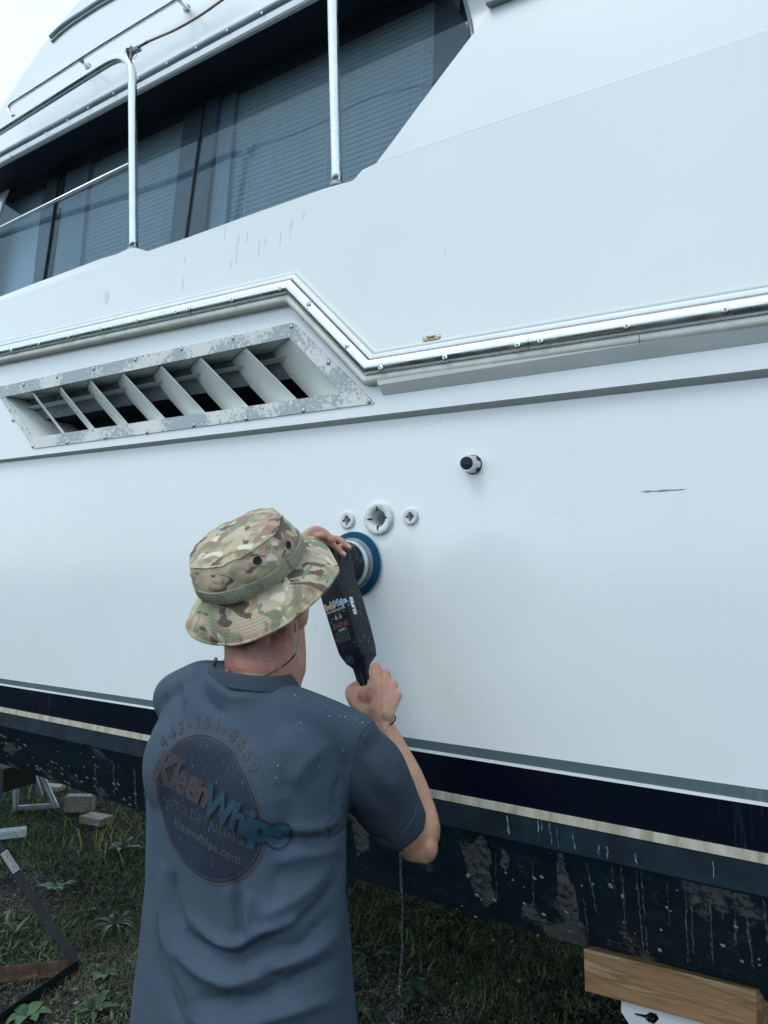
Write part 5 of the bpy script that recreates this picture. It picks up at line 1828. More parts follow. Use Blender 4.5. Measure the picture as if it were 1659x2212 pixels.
# crown seam cord
mb = MB(); seam = [hp_(th, CW * .918 * (1 + .02 * math.cos(th - 2.6) * .88) + wob(th, .0885 * CH), (.0888 + .0 ) * CH + .008 * math.cos(th - .5) * .885 * CH + wob(th + 3, .0443 * CH) * .885 * CH) for th in ths]
mb.tube(seam + [seam[0]], .0013, 6, cap=False); mb.obj('crown_seam', M['camo'], hat, True)
# eyelets
for x, y in ((556, 1211), (622.5, 1177)):
    p = hit_px(x, y, bvhH)
    h = bvhH.ray_cast(CAM, ray(x, y).normalized(), 5)
    nn = h[1]
    if nn.dot(CAM - p) < 0: nn = -nn
    u1 = nn.orthogonal().normalized(); u2 = nn.cross(u1)
    mb = MB(); ringc = [p + nn * .0012 + (u1 * math.cos(a) + u2 * math.sin(a)) * .0070 for a in [2 * math.pi * k / 20 for k in range(21)]]
    mb.tube(ringc, .0016, 8, cap=False)
    ey = mb.obj('eyelet', plain('black_eyelet', (.015, .02, .02), .35, var=.1) if 'black_eyelet' not in bpy.data.materials else bpy.data.materials['black_eyelet'], hat, True)
    mb = MB(); dd = [p + nn * .0016 + (u1 * math.cos(a) + u2 * math.sin(a)) * .0068 for a in [2 * math.pi * k / 20 for k in range(20)]]
    mb.add(dd, [tuple(range(20))]); mb.obj('eyelet_mesh', fabric('dark_eyelet_mesh', (.012, .016, .018)) if 'dark_eyelet_mesh' not in bpy.data.materials else bpy.data.materials['dark_eyelet_mesh'], hat)
# chin cord
cc = [(640, 1340, -.64), (643, 1368, -.645), (641, 1395, -.655), (633, 1418, -.668), (612, 1438, -.685), (592, 1449, -.70), (570, 1460, -.70), (560, 1464, -.70)]
bvhB = BVHTree.FromPolygons([Vector(c) for c in body.data.vertices and [v.co + PO for v in body.data.vertices]], [tuple(p.vertices) for p in body.data.polygons])
cpts = []
for x, y, Y in cc:
    p = hit_px(x, y, bvhB)
    if y < 1420 or p is None or (p - CAM).length > 1.9: p = W(x, y, Y)
    cpts.append(p + (CAM - p).normalized() * .004)
mb = MB(); mb.tube(smooth_path(cpts, 5), .0021, 8); mb.obj('chin_cord', plain('olive_cord', (.085, .08, .055), .7, var=.3, vscale=80), hat, True)
# necklace at the left of the collar
nk = [(466, 1424), (470, 1436), (479, 1444), (490, 1450)]
cpts = []
for x, y in nk:
    p = hit_px(x, y, bvhB)
    if p is None or (p - CAM).length > 2.0: p = W(x, y, -.62)
    cpts.append(p + (CAM - p).normalized() * .0045)
mb = MB(); mb.tube(smooth_path(cpts, 5), .0030, 8); mb.obj('necklace', plain('dark_bead_cord', (.05, .04, .03), .5, var=.4, vscale=120), person, True)
mb = MB()
for k, t in enumerate(smooth_path(cpts, 5)[::3]):
    ellipsoid(mb, t, (ux, uy, uz), (.0042, .0042, .0042), 10, 6)
mb.obj('necklace_beads', plain('tan_beads', (.28, .23, .16), .45, var=.4, vscale=200), person, True)
# black wrist band
wd_ = (W(846, 1610, -.245) - Rw).normalized()
wc = Rw + wd_ * .004
u1 = wd_.orthogonal().normalized(); u2 = wd_.cross(u1)
mb = MB(); mb.tube(smooth_path([W(842, 1566, -.252), W(850, 1560, -.244), W(854, 1553, -.232), W(853, 1547, -.215), W(846, 1543, -.20)], 4), .0019, 8); mb.obj('wristband', M['black'], person, True, autos=40)
# arm hair
hv = MB()
rh = random.Random(5)
bpts = body.data.vertices
cand = [v for v in bpts if (v.co + PO - Rw.lerp(Re, .35)).length < .13 and (v.co + PO).z > 1.12]
for v in rh.sample(cand, min(1100, len(cand))):
    p = v.co + PO; n_ = v.normal
    d = (wd_ * -1 + n_ * .35 + Vector((rh.uniform(-.5, .5), rh.uniform(-.5, .5), rh.uniform(-.5, .5)))).normalized() * rh.uniform(.003, .006)
    s__ = d.cross(n_).normalized() * .00030
    hv.add([p - s__, p + s__, p + d], [(0, 1, 2)])
ah = hv.obj('arm_hair', plain('arm_hair_brown', (.06, .035, .02), .6), body); ah['kind'] = 'stuff'

# ================================================================== the polisher
pad_c = W(767, 1219, 0.0)
pol = root('polisher', 'black dual action polisher with stickers, its blue pad pressed on the white hull', 'power tool', pad_c)
def pol_mat():
    m, n, b, L = new_mat('black_tool_housing')
    v = coords(n)
    sp = N(n, 'ShaderNodeTexVoronoi'); sp.inputs['Scale'].default_value = 170; L.new(v, sp.inputs['Vector'])
    d = ramp(n, sp.outputs['Distance'], [(.16, 1.0), (.22, 0.0)])
    g = ramp(n, noise_n(n, v, 22, 4, .6), [(.52, 0.0), (.62, 1.0)])
    mm = N(n, 'ShaderNodeMath', operation='MULTIPLY'); L.new(d, mm.inputs[0]); L.new(g, mm.inputs[1])
    c = ramp(n, noise_n(n, v, 60, 6, .7), [(.3, (.004, .008, .012)), (.7, (.012, .021, .027))])
    L.new(mixc(n, mm.outputs[0], c, (.6, .65, .67)), b.inputs['Base Color'])
    b.inputs['Roughness'].default_value = .42
    b.inputs['Specular IOR Level'].default_value = .25
    return m
M['tool'] = pol_mat()
n_ = 40
sp = MB(); sp.loft(lathe_y(pad_c, [(.001, 0.0005), (.086, .0005), (.0905, .004), (.0905, .011), (.088, .014), (.07, .015), (.001, .015)], n_), cap=False)
pad = sp.obj('foam_pad', fabric('blue_foam', (.003, .055, .115), .3), pol, autos=50)
sp = MB(); sp.loft(lathe_y(pad_c, [(.0905, .0035), (.0915, .0045), (.0915, .0065), (.0905, .0075)], n_), cap=False)
sp.obj('pad_edge', plain('pad_edge_green', (.16, .34, .33), .6), pol)
sp = MB(); sp.loft(lathe_y(pad_c, [(.0735, .014), (.0735, .021), (.070, .0235), (.055, .025), (.001, .025)], n_), cap=False)
sp.obj('backing_plate', plain('grey_backing_plate', (.17, .20, .21), .4, var=.3, vscale=30), pol, autos=50)
sp = MB(); sp.loft(lathe_y(pad_c, [(.055, .024), (.064, .026), (.0665, .030), (.066, .036), (.0635, .040), (.060, .041), (.055, .038)], n_), cap=False)
sp.obj('shroud_ring', plain('translucent_shroud', (.46, .54, .57), .25, var=.25, vscale=25), pol, autos=60)
sp = MB(); sp.loft(lathe_y(pad_c, [(.056, .034), (.0615, .043), (.062, .052), (.059, .058), (.0595, .066), (.059, .080), (.057, .096), (.051, .112), (.044, .125), (.040, .150), (.034, .166), (.02, .174), (.001, .176)], n_), cap=False)
sp.obj('gear_head', M['tool'], pol, autos=40)
# housing
AXP = [(722, 1180, -.138, .030, .028), (727, 1205, -.140, .033, .033), (733, 1240, -.142, .034, .035), (737, 1262, -.143, .034, .036), (739, 1272, -.143, .0355, .0375), (750, 1306, -.144, .0355, .0380), (768, 1366, -.144, .0345, .0370), (779, 1404, -.144, .0330, .0350), (783, 1424, -.145, .0280, .0300), (784, 1440, -.146, .0200, .0240), (785, 1455, -.147, .0155, .0200), (789, 1475, -.148, .0145, .0180), (799, 1510, -.150, .0150, .0185), (808, 1550, -.155, .0160, .0190), (811, 1566, -.157, .0120, .0140)]
AXP = [(x - (7 if y < 1420 else 3), y, Y, a * (1.14 if 1190 < y < 1430 else 1.0), b * (1.08 if y < 1430 else 1)) for x, y, Y, a, b in AXP]
a0 = W(*AXP[1][:3]); a1 = W(*AXP[7][:3]); adir = (a1 - a0).normalized()
wdir = (Vector((1, 0, 0)) - adir * adir.x).normalized(); ddir = adir.cross(wdir); 
if ddir.y > 0: ddir = -ddir
rings = []
for x, y, Y, a, b in AXP:
    c = W(x, y, Y)
    rings.append(ring_pts(c, wdir, ddir, a, b, 40, 6.5 if y < 1430 else 2.4))
# denser along the length
fine = []
for i in range(len(rings) - 1):
    for j in range(3):
        t = j / 3
        fine.append([p.lerp(q, t) for p, q in zip(rings[i], rings[i + 1])])
fine.append(rings[-1])
sp = MB(); sp.loft(fine)
hs = sp.obj('housing', M['tool'], pol, autos=50)
bvhP = BVHTree.FromPolygons(sp.v, sp.f)
# speed dial, vents, joint, on the face towards the viewer
fz = lambda x, y: hit_px(x, y, bvhP)
dc = fz(755, 1427)
if dc:
    mb = MB(); mb.loft([[p for p in ring_pts(dc + ddir * h, wdir, adir, r, r, 24)] for r, h in ((.0125, -.004), (.0125, .002), (.0105, .003), (.0100, .001), (.0065, .001), (.0060, .004), (.0001, .0045))], cap=False)
    mb.obj('speed_dial', plain('dial_black', (.035, .042, .048), .3), hs, autos=40)
for k in range(7):
    x0_, y0_ = 730 + k * 3.9, 1379 - k * 1.4
    p = fz(x0_, y0_); 
    if p: 
        mb = MB(); mb.box(p + ddir * .0006, .0022, .028, .0018, Matrix((wdir, adir, ddir)).transposed()); mb.obj('vent_rib', plain('rib_grey', (.06, .072, .08), .4) if 'rib_grey' not in bpy.data.materials else bpy.data.materials['rib_grey'], hs)
for k in range(6):
    for xx, yy in ((733, 1196), (748, 1190)):
        p = fz(xx + k * .9, yy + k * 3.6)
        if p:
            mb = MB(); mb.box(p + ddir * .0006, .010, .0018, .002, Matrix((wdir, adir, ddir)).transposed()); mb.obj('vent_rib', plain('rib_grey', (.03, .036, .04), .4) if 'rib_grey' not in bpy.data.materials else bpy.data.materials['rib_grey'], hs)
mb = MB(); j0 = W(716, 1353, -.18) ; 
jr = ring_pts(W(764 - 10, 1353, -.144), wdir, ddir, .0353, .0376, 40, 4.2)
mb.tube(jr + [jr[0]], .0006, 5, cap=False); mb.obj('housing_joint', M['ink'], hs)
jr = ring_pts(W(733 - 10 + 2, 1266, -.143), wdir, ddir, .0362, .0382, 40, 4.2)
mb = MB(); mb.tube(jr + [jr[0]], .0011, 5, cap=False); mb.obj('housing_joint', M['rib'] if False else plain('joint_grey', (.04, .05, .055), .4), hs)
def stick(name, s, size, cx, cy, mat, lift, R_=None, U_=None, off=0.0, shear=0.0, seg=.01, sp_=1.0):
    p = fz(cx, cy)
    if p is None: return
    t = text_mesh(s, size, shear, off, sp_, seg)
    return decal(name, t, p, R_ or wdir, U_ or -adir, bvhP, lift, mat, hs)
M['s_org'] = plain('sticker_orange', (.72, .27, .05), .35, var=.1)
M['s_blue'] = plain('sticker_blue', (.04, .30, .62), .35, var=.1)
M['s_red'] = plain('sticker_dark_red', (.16, .055, .075), .4, var=.2)
stick('sticker_word', 'Kleen', .0215, 707, 1313, M['white_ink'], .0005, off=.0014, shear=.25)
stick('sticker_word', 'Whips', .0225, 731, 1302, M['white_ink'], .0005, off=.0014, shear=.25)
stick('sticker_word', 'Kleen', .0215, 707, 1313, M['s_org'], .0009, off=.0003, shear=.25)
stick('sticker_word', 'Whips', .0225, 731, 1302, M['s_blue'], .0009, off=.0003, shear=.25)
stick('sticker_line', 'AUTO DETAILING', .0080, 722, 1320, M['white_ink'], .0004, off=.0001, sp_=1.1)
stick('sticker_word', 'SHINE', .0185, 736, 1350, M['s_red'], .0005, off=.0006)
stick('sticker_line', 'SUPPLY', .0075, 740, 1360, M['white_ink'], .0004)
# little wings above it
wp_ = fz(732, 1337)
if wp_:
    for s in (-1, 1):
        for k in range(4):
            mb = MB()
            a = wp_ + ddir * .0006
            t1 = a + wdir * s * (.003 + .001 * k); t2 = a + wdir * s * (.006 + .0022 * k) - adir * (.013 - .003 * k)
            mb.tube([t1, t1.lerp(t2, .5) + wdir * s * .0015, t2], .00035, 4); mb.obj('sticker_wing', M['white_ink'], hs)
rp = fz(763, 1308)
if rp:
    t = text_mesh('RUPES', .0165, .0, .0009, 1.0, .008)
    Oo = rp
    decal('maker_lettering', xf(t, 1, 1), Oo, -adir, (ddir * .9 - wdir * .2).normalized(), bvhP, .0006, M['white_ink'], hs)
# power cord, dusted with compound, hanging from the grip end behind the arm
ce = W(808, 1560, -.155)
cp_ = [ce, W(826, 1610, -.16), W(850, 1700, -.15), W(862, 1800, -.14), W(866, 1890, -.14), W(869, 1980, -.14), W(868, 2060, -.14), W(862, 2140, -.15), W(860, 2212, -.15)]
last = cp_[-1]
cp_ += [Vector((last.x - .0, last.y - .02, .40)), Vector((last.x - .02, last.y - .04, .12)), Vector((last.x - .10, last.y - .12, .015)), Vector((last.x - .4, last.y - .35, .012)), Vector((last.x - .2, last.y - .9, .012)), Vector((last.x + .6, last.y - 1.3, .012))]
def cordm():
    m, n, b, L = new_mat('dusty_black_cord')
    v = coords(n)
    f = noise_n(n, v, 260, 3, .8)
    L.new(ramp(n, f, [(.52, (.010, .016, .024)), (.56, (.05, .07, .09)), (.62, (.45, .52, .56))]), b.inputs['Base Color'])
    b.inputs['Roughness'].default_value = .5
    return m
mb = MB(); mb.tube(smooth_path(cp_, 8), .0030, 8); mb.obj('power_cord', cordm(), pol, True)
for nm, q in (('collar centre', PL(0, -.01, 1.48)), ('collar back', PL(0, -.08, 1.48)), ('collar R', PL(.08, -.01, 1.48)), ('collar L', PL(-.08, -.01, 1.48)), ('NB', NB), ('Rs', Rs), ('hip', PL(0, 0, .85)), ('sh L', PL(-.21, 0, 1.4)), ('sh R', PL(.21, 0, 1.4))):
    print(nm, [round(t) for t in px_of(q)])
# ================================================================== stands and timber under the boat
def leaf_mat(name, c1, c2):
    m, n, b, L = new_mat(name)
    v = coords(n)
    L.new(ramp(n, noise_n(n, v, 9, 4, .6), [(.3, c1), (.7, c2)]), b.inputs['Base Color'])
    b.inputs['Roughness'].default_value = .5
    b.inputs['Subsurface Weight'].default_value = 0.0
    return m
M['leaf'] = leaf_mat('weed_leaf', (.014, .045, .020), (.045, .10, .035))
M['leaf_pale'] = leaf_mat('pale_weed_leaf', (.045, .11, .055), (.09, .17, .08))

# --- right-hand stand: pine board held in a white bracket
YS = 0.30
brd = [W(1260, 2049, YS), W(1634, 2140, YS), W(1634, 2242, YS), W(1263, 2141, YS)]
bx = (brd[1] - brd[0]).normalized()
st = root('jack_stand', 'white steel stand with a pine board pressed under the hull at the lower right', 'boat stand', Vector((brd[0].lerp(brd[1], .5).x, YS + .1, 0)))
mb = MB()
th = Vector((0.02, 0.085, -0.01))
mb.loft([[p for p in brd], [p + th for p in brd]])
board = mb.obj('pine_board', M['wood'], st, bevel=.0025)
cen = sum(brd, Vector((0, 0, 0))) / 4 + th * .5
# bracket plate with slots, seen just below the board
def BP(x, y): return W(x, y, YS + .02)
plate_o = [BP(1342, 2150), BP(1342, 2186), BP(1372, 2232), BP(1600, 2290), BP(1640, 2240), BP(1640, 2200)]
slot1 = [BP(1369, 2188), BP(1396, 2192), BP(1404, 2186), BP(1418, 2190), BP(1424, 2201), BP(1412, 2214), BP(1398, 2208), BP(1392, 2200), BP(1372, 2194)]
slot2 = [BP(1470, 2222), BP(1500, 2228), BP(1520, 2224), BP(1530, 2236), BP(1516, 2246), BP(1496, 2238), BP(1472, 2230)]
mb = MB(); panel(mb, plate_o, Vector((0, .005, 0)), [slot1, slot2]); mb.obj('bracket', M['whitepaint'], st)
low = sum(plate_o, Vector((0, 0, 0))) / 6 + Vector((0, .02, -.02))
mb = MB(); mb.tube([low, Vector((low.x, low.y, .22))], .022, 14); mb.obj('screw_post', M['galv'], st, True, autos=40)
for a in (30, 150, 270):
    f = Vector((low.x + .3 * math.cos(math.radians(a)), low.y + .3 * math.sin(math.radians(a)), .012))
    mb = MB(); mb.beam(Vector((low.x, low.y, .42)), f, .035, .035); mb.obj('leg', M['whitepaint'], st)

# --- black stand at the lower left, on a rusty angle-iron triangle
jx = G(168, 2098)
st2 = root('jack_stand', 'black steel stand with a maker label on its leg and a rusty angle iron base', 'boat stand', jx)
apex = W(-110, 1668, 0.12)
top_ = jx + (apex - jx) * 1.0
ldir = (apex - jx).normalized()
mb = MB(); mb.beam(jx + Vector((0, 0, .02)), apex, .036, .030, up=(CAM - jx).normalized()); 
leg2 = mb.obj('leg', M['blackpaint'], st2, bevel=.003)
# label plate
def on_leg(t): return jx + Vector((0, 0, .02)) + (apex - jx) * t
la = None
import math as _m
def tt_for(px_):
    lo, hi = 0.0, 1.0
    for _ in range(30):
        mid = (lo + hi) / 2
        if px_of(on_leg(mid))[0] > px_: lo = mid
        else: hi = mid
    return lo
t1_, t2_ = tt_for(36), tt_for(9)
pA, pB = on_leg(t1_), on_leg(t2_)
ld = (pB - pA).normalized()
viewn = (CAM - pA).normalized(); sd = ld.cross(viewn).normalized(); fn = sd.cross(ld).normalized()
if fn.dot(CAM - pA) < 0: fn = -fn
mb = MB(); mb.beam(pA + fn * .0165, pB + fn * .0165, .030, .002, up=fn)
lab = mb.obj('label_plate', plain('label_silver', (.42, .46, .46), .4), leg2)
Lp = (pB - pA).length
mb = MB(); mb.beam(pA + fn * .0180 + ld * .006, pB + fn * .0180 - ld * .006, .0235, .001, up=fn); mb.obj('label_border', M['ink'], leg2)
mb = MB(); mb.beam(pA + fn * .0188 + ld * .009, pB + fn * .0188 - ld * .009, .0185, .001, up=fn); mb.obj('label_face', bpy.data.materials['label_silver'], leg2)
tv, tf = text_mesh('PROSTAR', .0200, 0, .0006, 1.25)
xs_ = [x for x, y in tv]; wtxt = max(xs_) - min(xs_)
kx_ = (Lp - .026) / wtxt
pm = pA.lerp(pB, .5) + fn * .0197
rt = -ld; upt = fn.cross(rt)
add('label_lettering', [pm + rt * (x * kx_) + upt * (y * .85) for x, y in tv], tf, M['ink'], leg2)
# base: angle irons
def angle_iron(a, b, name, mat, w_=.045, t=.005, side=1):
    d = (b - a).normalized(); s = d.cross(Vector((0, 0, 1))).normalized() * side
    mb = MB()
    mb.loft([[p, p + s * w_, p + s * w_ + Vector((0, 0, t)), p + s * t + Vector((0, 0, t)), p + s * t + Vector((0, 0, w_)), p + Vector((0, 0, w_))] for p in (a, b)])
    return mb.obj(name, mat, st2)
b1 = G(-160, 2132); b2 = G(-60, 2262)
up_ = Vector((0, 0, .006))
angle_iron(jx + up_, b1 + up_, 'base_bar', M['rust'], side=-1)
angle_iron(jx + up_ + Vector((.01, -.006, 0)), b2 + up_, 'base_bar', M['blackpaint'], side=1)
angle_iron(b1 + up_, b2 + up_, 'base_bar', M['rust'], side=-1)
for q in (b1, b2):
    mb = MB(); mb.beam(q + up_, apex, .034, .034); mb.obj('leg', M['blackpaint'], st2)
mb = MB(); mb.box(apex + Vector((0, .02, .02)), .16, .14, .03); mb.obj('top_pad', M['wood_dark'], st2)

# --- galvanised stand further under the boat
g1 = G(34, 1752); g2 = G(122, 1746); g3 = G(-8, 1742); g4 = G(88, 1720)
ap = g1.lerp(g2, .45) + Vector((0, 0.1, 0)); ap.z = .50
st3 = root('jack_stand', 'grey galvanised stand with splayed legs on the grass beyond the hull', 'boat stand', Vector((ap.x, ap.y, 0)))
for f, t_ in ((g1, W(34, 1672, g1.y)), (g2, W(68, 1660, g2.y - .1)), (g3, W(14, 1680, g3.y)), (g4, W(58, 1660, g4.y - .1))):
    mb = MB(); mb.tube([f, t_ + Vector((0, 0, .10))], .022, 12); mb.obj('leg', M['galv'], st3, True, autos=40)
mb = MB(); mb.beam(g1 + Vector((0, 0, .02)), g2 + Vector((0, 0, .02)), .03, .03); mb.obj('base_bar', M['galv'], st3)
mb = MB(); tc_ = (W(34, 1672, g1.y) + W(68, 1660, g2.y)) / 2 + Vector((0, 0, .12)); mb.box(tc_, .40, .35, .05); mb.obj('head_plate', M['galv'], st3)
# dark timber carried under the bottom at the left edge
def block(name, label, px_, py_, dims, rz, mat, z=0.0, tilt=0.0, cat='timber block', group=None):
    c = G(px_, py_, z)
    r = Matrix.Rotation(rz, 3, 'Z') @ Matrix.Rotation(tilt, 3, 'X')
    mb = MB(); mb.box(c + Vector((0, 0, dims[2] / 2)), *dims, r)
    o = add(name, [v - c for v in mb.v], mb.f, mat)
    o.location = c
    bm = bmesh.new(); bm.from_mesh(o.data)
    bmesh.ops.bevel(bm, geom=bm.edges[:], offset=.006, segments=2, affect='EDGES'); 
    for v in bm.verts: v.co += Vector([mnoise.noise(v.co * 9 + Vector((px_, 0, k))) * .006 for k in range(3)])
    bm.to_mesh(o.data); bm.free()
    o['label'] = label; o['category'] = cat; o['group'] = 'timber blocks on the grass'
    return o
db = W(18, 1672, 0.62)
o = MB().box(Vector((0, 0, 0)), .26, .20, .12, Matrix.Rotation(.1, 3, 'Z')).obj('timber_block', M['wood_dark'], None, bevel=.006)
o.location = db + Vector((-.04, 0, -.002)); o['label'] = 'dark brown timber block wedged under the hull at the left edge'; o['category'] = 'timber block'
block('timber_block', 'pale timber block lying on sunlit grass beside the galvanised stand', 117, 1706, (.15, .09, .035), .35, M['wood_pale'])
block('timber_block', 'grey upright timber block standing on end under the hull edge', 172, 1752, (.19, .08, .11), .55, M['wood_grey'])
block('timber_block', 'weathered grey timber offcut lying flat on grass, nearest the man', 208, 1778, (.20, .12, .05), .15, M['wood_grey'])
# white rail end poking in at the left
wa, wb = G(-90, 1812, .05), G(57, 1796, .05)
o = MB().beam(wa - wa, wb - wa, .07, .05).obj('painted_plank', plain('flaking_white_wood', (.44, .50, .52), .7, var=.3, vscale=20, bstr=.5, bscale=50, stretch=(1, 4, 4)), None, bevel=.006)
o.location = wa; o['label'] = 'flaking white painted plank poking in from the left above the grass'; o['category'] = 'plank'

# ================================================================== grass, straw, gravel
def scatter(n, xr, yr, dens):
    out = []
    while len(out) < n:
        m = n * 2
        x = rng.uniform(xr[0], xr[1], m); y = rng.uniform(yr[0], yr[1], m)
        keep = [i for i in range(m) if rng.random() < dens(x[i], y[i])]
        out += [(x[i], y[i]) for i in keep]
    return np.array(out[:n])
def in_view(x, y, m=120):
    q = Vector((x, y, 0)) - CAM
    z = q.dot(fwd)
    if z < 0.4: return False
    u = CX + F * q.dot(rgt) / z; v = CY - F * q.dot(upv) / z
    return -m < u < 1659 + m and v < 2212 + m + 200
def gdens(x, y):
    if not in_view(x, y): return 0.0
    a = mnoise.noise(Vector((x * 1.1, y * 1.1, 3.3))) + .5 * mnoise.noise(Vector((x * 3.1, y * 3.1, 1)))
    base = .5 + a * 1.1
    if y > .35: base += .25
    if y < 0.1 and x < -1.6: base -= .22
    d = math.hypot(x, y + 1.75)
    return max(0.02, min(1, base)) * min(1, (3.2 / d) ** 1.1)
def blades(name, pts, hr_, wr_, lean_, mat, label, flatness=0.0):
    n = len(pts)
    h = rng.uniform(hr_[0], hr_[1], n) * (0.7 + .6 * rng.random(n)); wd_ = rng.uniform(wr_[0], wr_[1], n)
    a = rng.uniform(0, 2 * np.pi, n); ln = rng.uniform(lean_[0], lean_[1], n)
    dx, dy = np.cos(a), np.sin(a)
    sx, sy = -dy, dx
    V = np.zeros((n, 5, 3))
    for j, (t, wj) in enumerate(((0, 1), (.55, .8), (1, 0))):
        cx = pts[:, 0] + dx * ln * h * t ** 1.6; cy = pts[:, 1] + dy * ln * h * t ** 1.6
        cz = h * (t - flatness * t * t * .5) * (1 - .25 * ln * t) - .012
        if j < 2:
            V[:, 2 * j, 0] = cx - sx * wd_ * wj; V[:, 2 * j, 1] = cy - sy * wd_ * wj; V[:, 2 * j, 2] = cz
            V[:, 2 * j + 1, 0] = cx + sx * wd_ * wj; V[:, 2 * j + 1, 1] = cy + sy * wd_ * wj; V[:, 2 * j + 1, 2] = cz
        else:
            V[:, 4, 0] = cx; V[:, 4, 1] = cy; V[:, 4, 2] = cz
    k = np.arange(n) * 5
    me = bpy.data.meshes.new(name)
    vs = V.reshape(-1, 3)
    quads = np.stack([k, k + 1, k + 3, k + 2], 1); tris = np.stack([k + 2, k + 3, k + 4], 1)
    me.from_pydata(vs.tolist(), [], quads.tolist() + tris.tolist())
    me.materials.append(mat)
    o = bpy.data.objects.new(name, me); COL.objects.link(o)
    o['kind'] = 'stuff'; o['label'] = label; o['category'] = 'grass'
    return o
def grass_mat(name, stops, sc_=3.0):
    m, n, b, L = new_mat(name)
    v = coords(n)
    f = noise_n(n, v, sc_, 5, .8)
    f2 = noise_n(n, v, 60, 2, .5)
    a = N(n, 'ShaderNodeMath', operation='MULTIPLY_ADD'); L.new(f2, a.inputs[0]); a.inputs[1].default_value = .5; L.new(f, a.inputs[2])
    L.new(ramp(n, a.outputs[0], stops), b.inputs['Base Color'])
    b.inputs['Roughness'].default_value = .6
    b.inputs['Specular IOR Level'].default_value = .15
    return m
M['grass'] = grass_mat('grass_green', [(.50, (.006, .022, .013)), (.68, (.026, .066, .024)), (.88, (.17, .23, .08))])
M['straw'] = grass_mat('dead_straw', [(.45, (.016, .019, .019)), (.70, (.075, .072, .060)), (.92, (.32, .31, .26))], 8)
g_pts = scatter(85000, (-9.5, 1.2), (-1.3, 6.5), gdens)
blades('grass', g_pts, (.018, .055), (.0012, .0026), (.3, 1.2), M['grass'], 'short patchy green grass growing over the boatyard ground')
def sdens(x, y):
    if not in_view(x, y): return 0
    a = mnoise.noise(Vector((x * 1.7 + 7, y * 1.7, .3)))
    d = math.hypot(x, y + 1.75)
    return max(.05, min(1, .55 + a * 1.2)) * min(1, (2.6 / d) ** 2)
s_pts = scatter(28000, (-6.5, 1.0), (-1.3, 3.5), sdens)
blades('dead_straw', s_pts, (.03, .09), (.0005, .0011), (1.2, 3.0), M['straw'], 'dead tangled straw lying flat over dark gravel', .9)
# tufts further off, taller
far = scatter(9000, (-14, -3.5), (1.2, 9), lambda x, y: 1.0 if in_view(x, y) and mnoise.noise(Vector((x * 1.3, y * 1.3, 9))) > -.1 else .1)
M['grass_lit'] = grass_mat('yellow_green_grass', [(.50, (.07, .12, .03)), (.70, (.20, .25, .06)), (.90, (.38, .38, .14))])  # brighter base colour stands in for daylight falling on this grass
blades('tall_grass', far, (.05, .13), (.002, .005), (.3, 1.0), M['grass_lit'], 'taller yellow green grass beyond the boat')
b_pts = scatter(9000, (-9, 1.0), (-1.2, 5.0), lambda x, y: (max(0, .15 + 1.3 * mnoise.noise(Vector((x * 2.3, y * 2.3, 5)))) * min(1, (3.4 / math.hypot(x, y + 1.75)))) if in_view(x, y) else 0)
M['clover'] = grass_mat('broad_grass_green', [(.50, (.006, .022, .014)), (.70, (.028, .07, .028)), (.90, (.17, .24, .10))], 5)
blades('broad_grass', b_pts, (.03, .075), (.0030, .0068), (.5, 1.6), M['clover'], 'broader leafy grass growing in clumps across the yard')
# gravel
p_ = scatter(14000, (-5.5, .8), (-1.2, 2.6), lambda x, y: (max(.05, .4 - mnoise.noise(Vector((x * 1.1, y * 1.1, 3.3)))) * min(1, (2.7 / math.hypot(x, y + 1.75)) ** 2)) if in_view(x, y) else 0)
oc = np.array([(1, 0, 0), (-1, 0, 0), (0, 1, 0), (0, -1, 0), (0, 0, 1), (0, 0, -1)], float)
of = [(0, 2, 4), (2, 1, 4), (1, 3, 4), (3, 0, 4), (2, 0, 5), (1, 2, 5), (3, 1, 5), (0, 3, 5)]
n = len(p_)
sz = np.where(rng.random(n) < .03, rng.uniform(.008, .016, n), rng.uniform(.002, .0065, n))
rot = rng.uniform(0, 6.28, n)
V = oc[None] * sz[:, None, None] * rng.uniform(.6, 1.3, (n, 6, 1)) * np.array([1.1, .9, .6])
c, s = np.cos(rot)[:, None], np.sin(rot)[:, None]
x = V[:, :, 0] * c - V[:, :, 1] * s; y = V[:, :, 0] * s + V[:, :, 1] * c
V = np.stack([x + p_[:, 0:1], y + p_[:, 1:2], V[:, :, 2] + .003], 2)
me = bpy.data.meshes.new('gravel'); me.from_pydata(V.reshape(-1, 3).tolist(), [], [(a + 6 * i, b + 6 * i, d + 6 * i) for i in range(n) for a, b, d in of])
me.materials.append(grass_mat('gravel_stone', [(.45, (.02, .024, .028)), (.7, (.05, .058, .062)), (.9, (.28, .30, .30))], 30))
o = bpy.data.objects.new('gravel', me); COL.objects.link(o); o['kind'] = 'stuff'; o['label'] = 'loose dark gravel chips with a few pale stones'; o['category'] = 'gravel'

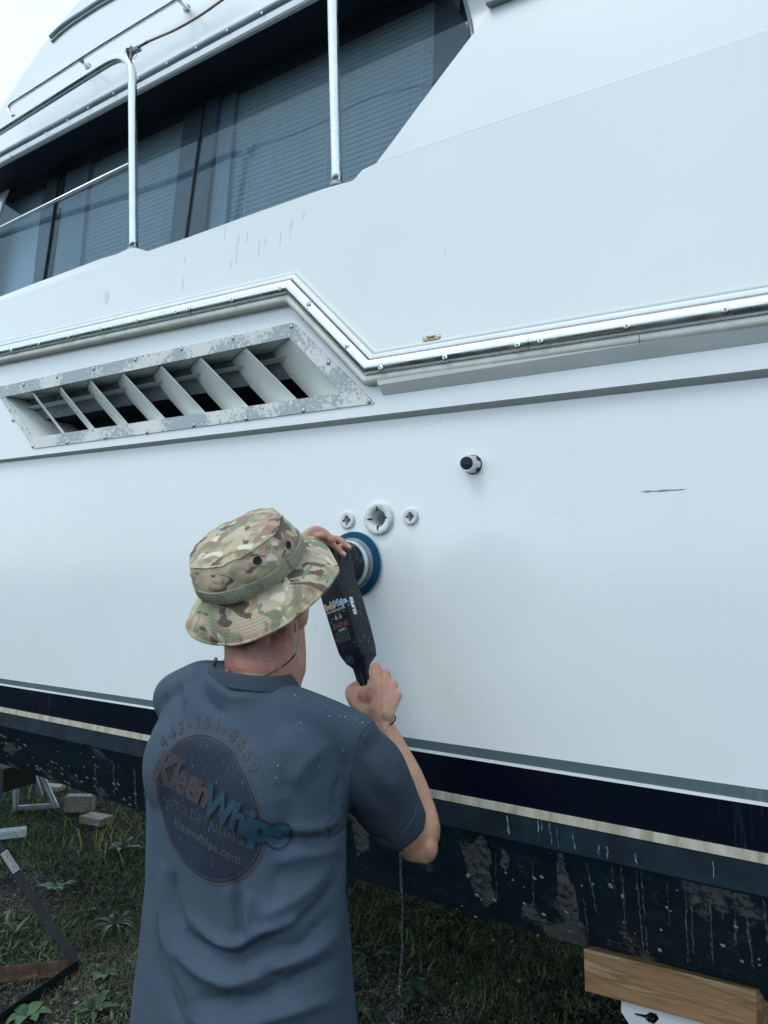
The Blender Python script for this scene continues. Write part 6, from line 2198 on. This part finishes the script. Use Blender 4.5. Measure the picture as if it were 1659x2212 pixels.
# --- weeds one can point at
def leaf(mb, base, d, L_, wd_, droop, lobes=0, fold=.25):
    up = Vector((0, 0, 1)); s = d.cross(up).normalized()
    rows_ = []
    n = 9
    for i in range(n + 1):
        t = i / n
        ww = wd_ * (math.sin(math.pi * min(1, t ** .8)) ** .8 if 0 < t < 1 else .02)
        if lobes: ww *= 1 + .35 * math.sin(t * lobes * 6.28)
        c = base + d * (L_ * t) + up * (L_ * (.75 * t - droop * t * t))
        rows_.append([c - s * ww + up * ww * fold, c, c + s * ww + up * ww * fold])
    mb.loft(rows_, cap=False, close=False)
def weed(label, px_, py_, n, L_, wd_, mat, lobes=0, droop=.8, seed=1, name='weed', el=(.3, 1.1)):
    c = G(px_, py_); c.z = 0
    r = root(name, label, 'plant', c, 'weeds and tufts growing in the yard')
    rd = random.Random(seed)
    for i in range(n):
        a = 2 * math.pi * i / n + rd.uniform(-.4, .4)
        d = Vector((math.cos(a), math.sin(a), 0)) * rd.uniform(.6, 1.0)
        mb = MB(); leaf(mb, c + Vector((0, 0, .004)), d, L_ * rd.uniform(.65, 1.15), wd_ * rd.uniform(.7, 1.2), droop * rd.uniform(.7, 1.2), lobes)
        mb.obj('leaf', mat, r, True)
    return r
weed('broad leaved weed with long toothed green leaves at the bottom left, beside the shirt hem', 206, 2190, 11, .105, .015, M['leaf'], 3, .6, 4)
weed('glossy broad leaf weed in the bottom left corner below the rusty bar', 60, 2200, 7, .12, .024, M['leaf_pale'], 0, .7, 8)
weed('tuft of long narrow green blades left of the man, halfway down', 250, 2004, 16, .20, .007, M['leaf'], 0, .9, 5, 'grass_tuft')
weed('small pale seedling with two upright leaves left of the black stand leg', 32, 2018, 4, .13, .010, M['leaf_pale'], 0, .35, 2, 'seedling')
weed('grass tuft with arching blades behind the man under the hull', 800, 2075, 14, .26, .006, M['leaf'], 0, .8, 12, 'grass_tuft')
weed('low leafy weed in the shade under the hull, right of the power cord', 905, 2150, 9, .12, .018, M['leaf'], 2, .8, 14)
weed('small leafy weed near the man at the bottom of the picture', 775, 2190, 8, .12, .016, M['leaf'], 2, .7, 17)
weed('leafy weed right of the black stand joint', 228, 2110, 8, .09, .014, M['leaf'], 2, .7, 19)
weed('bright leafy weed below the weathered timber offcut', 120, 1925, 9, .13, .016, M['leaf_pale'], 2, .6, 21)
weed('green weed beside the weathered timber offcut', 262, 1840, 10, .15, .016, M['leaf'], 2, .6, 23)
weed('arching grass tuft in deep shade under the hull centre', 1010, 2130, 14, .20, .005, M['leaf'], 0, .8, 27, 'grass_tuft')
print('objects', len(bpy.data.objects))
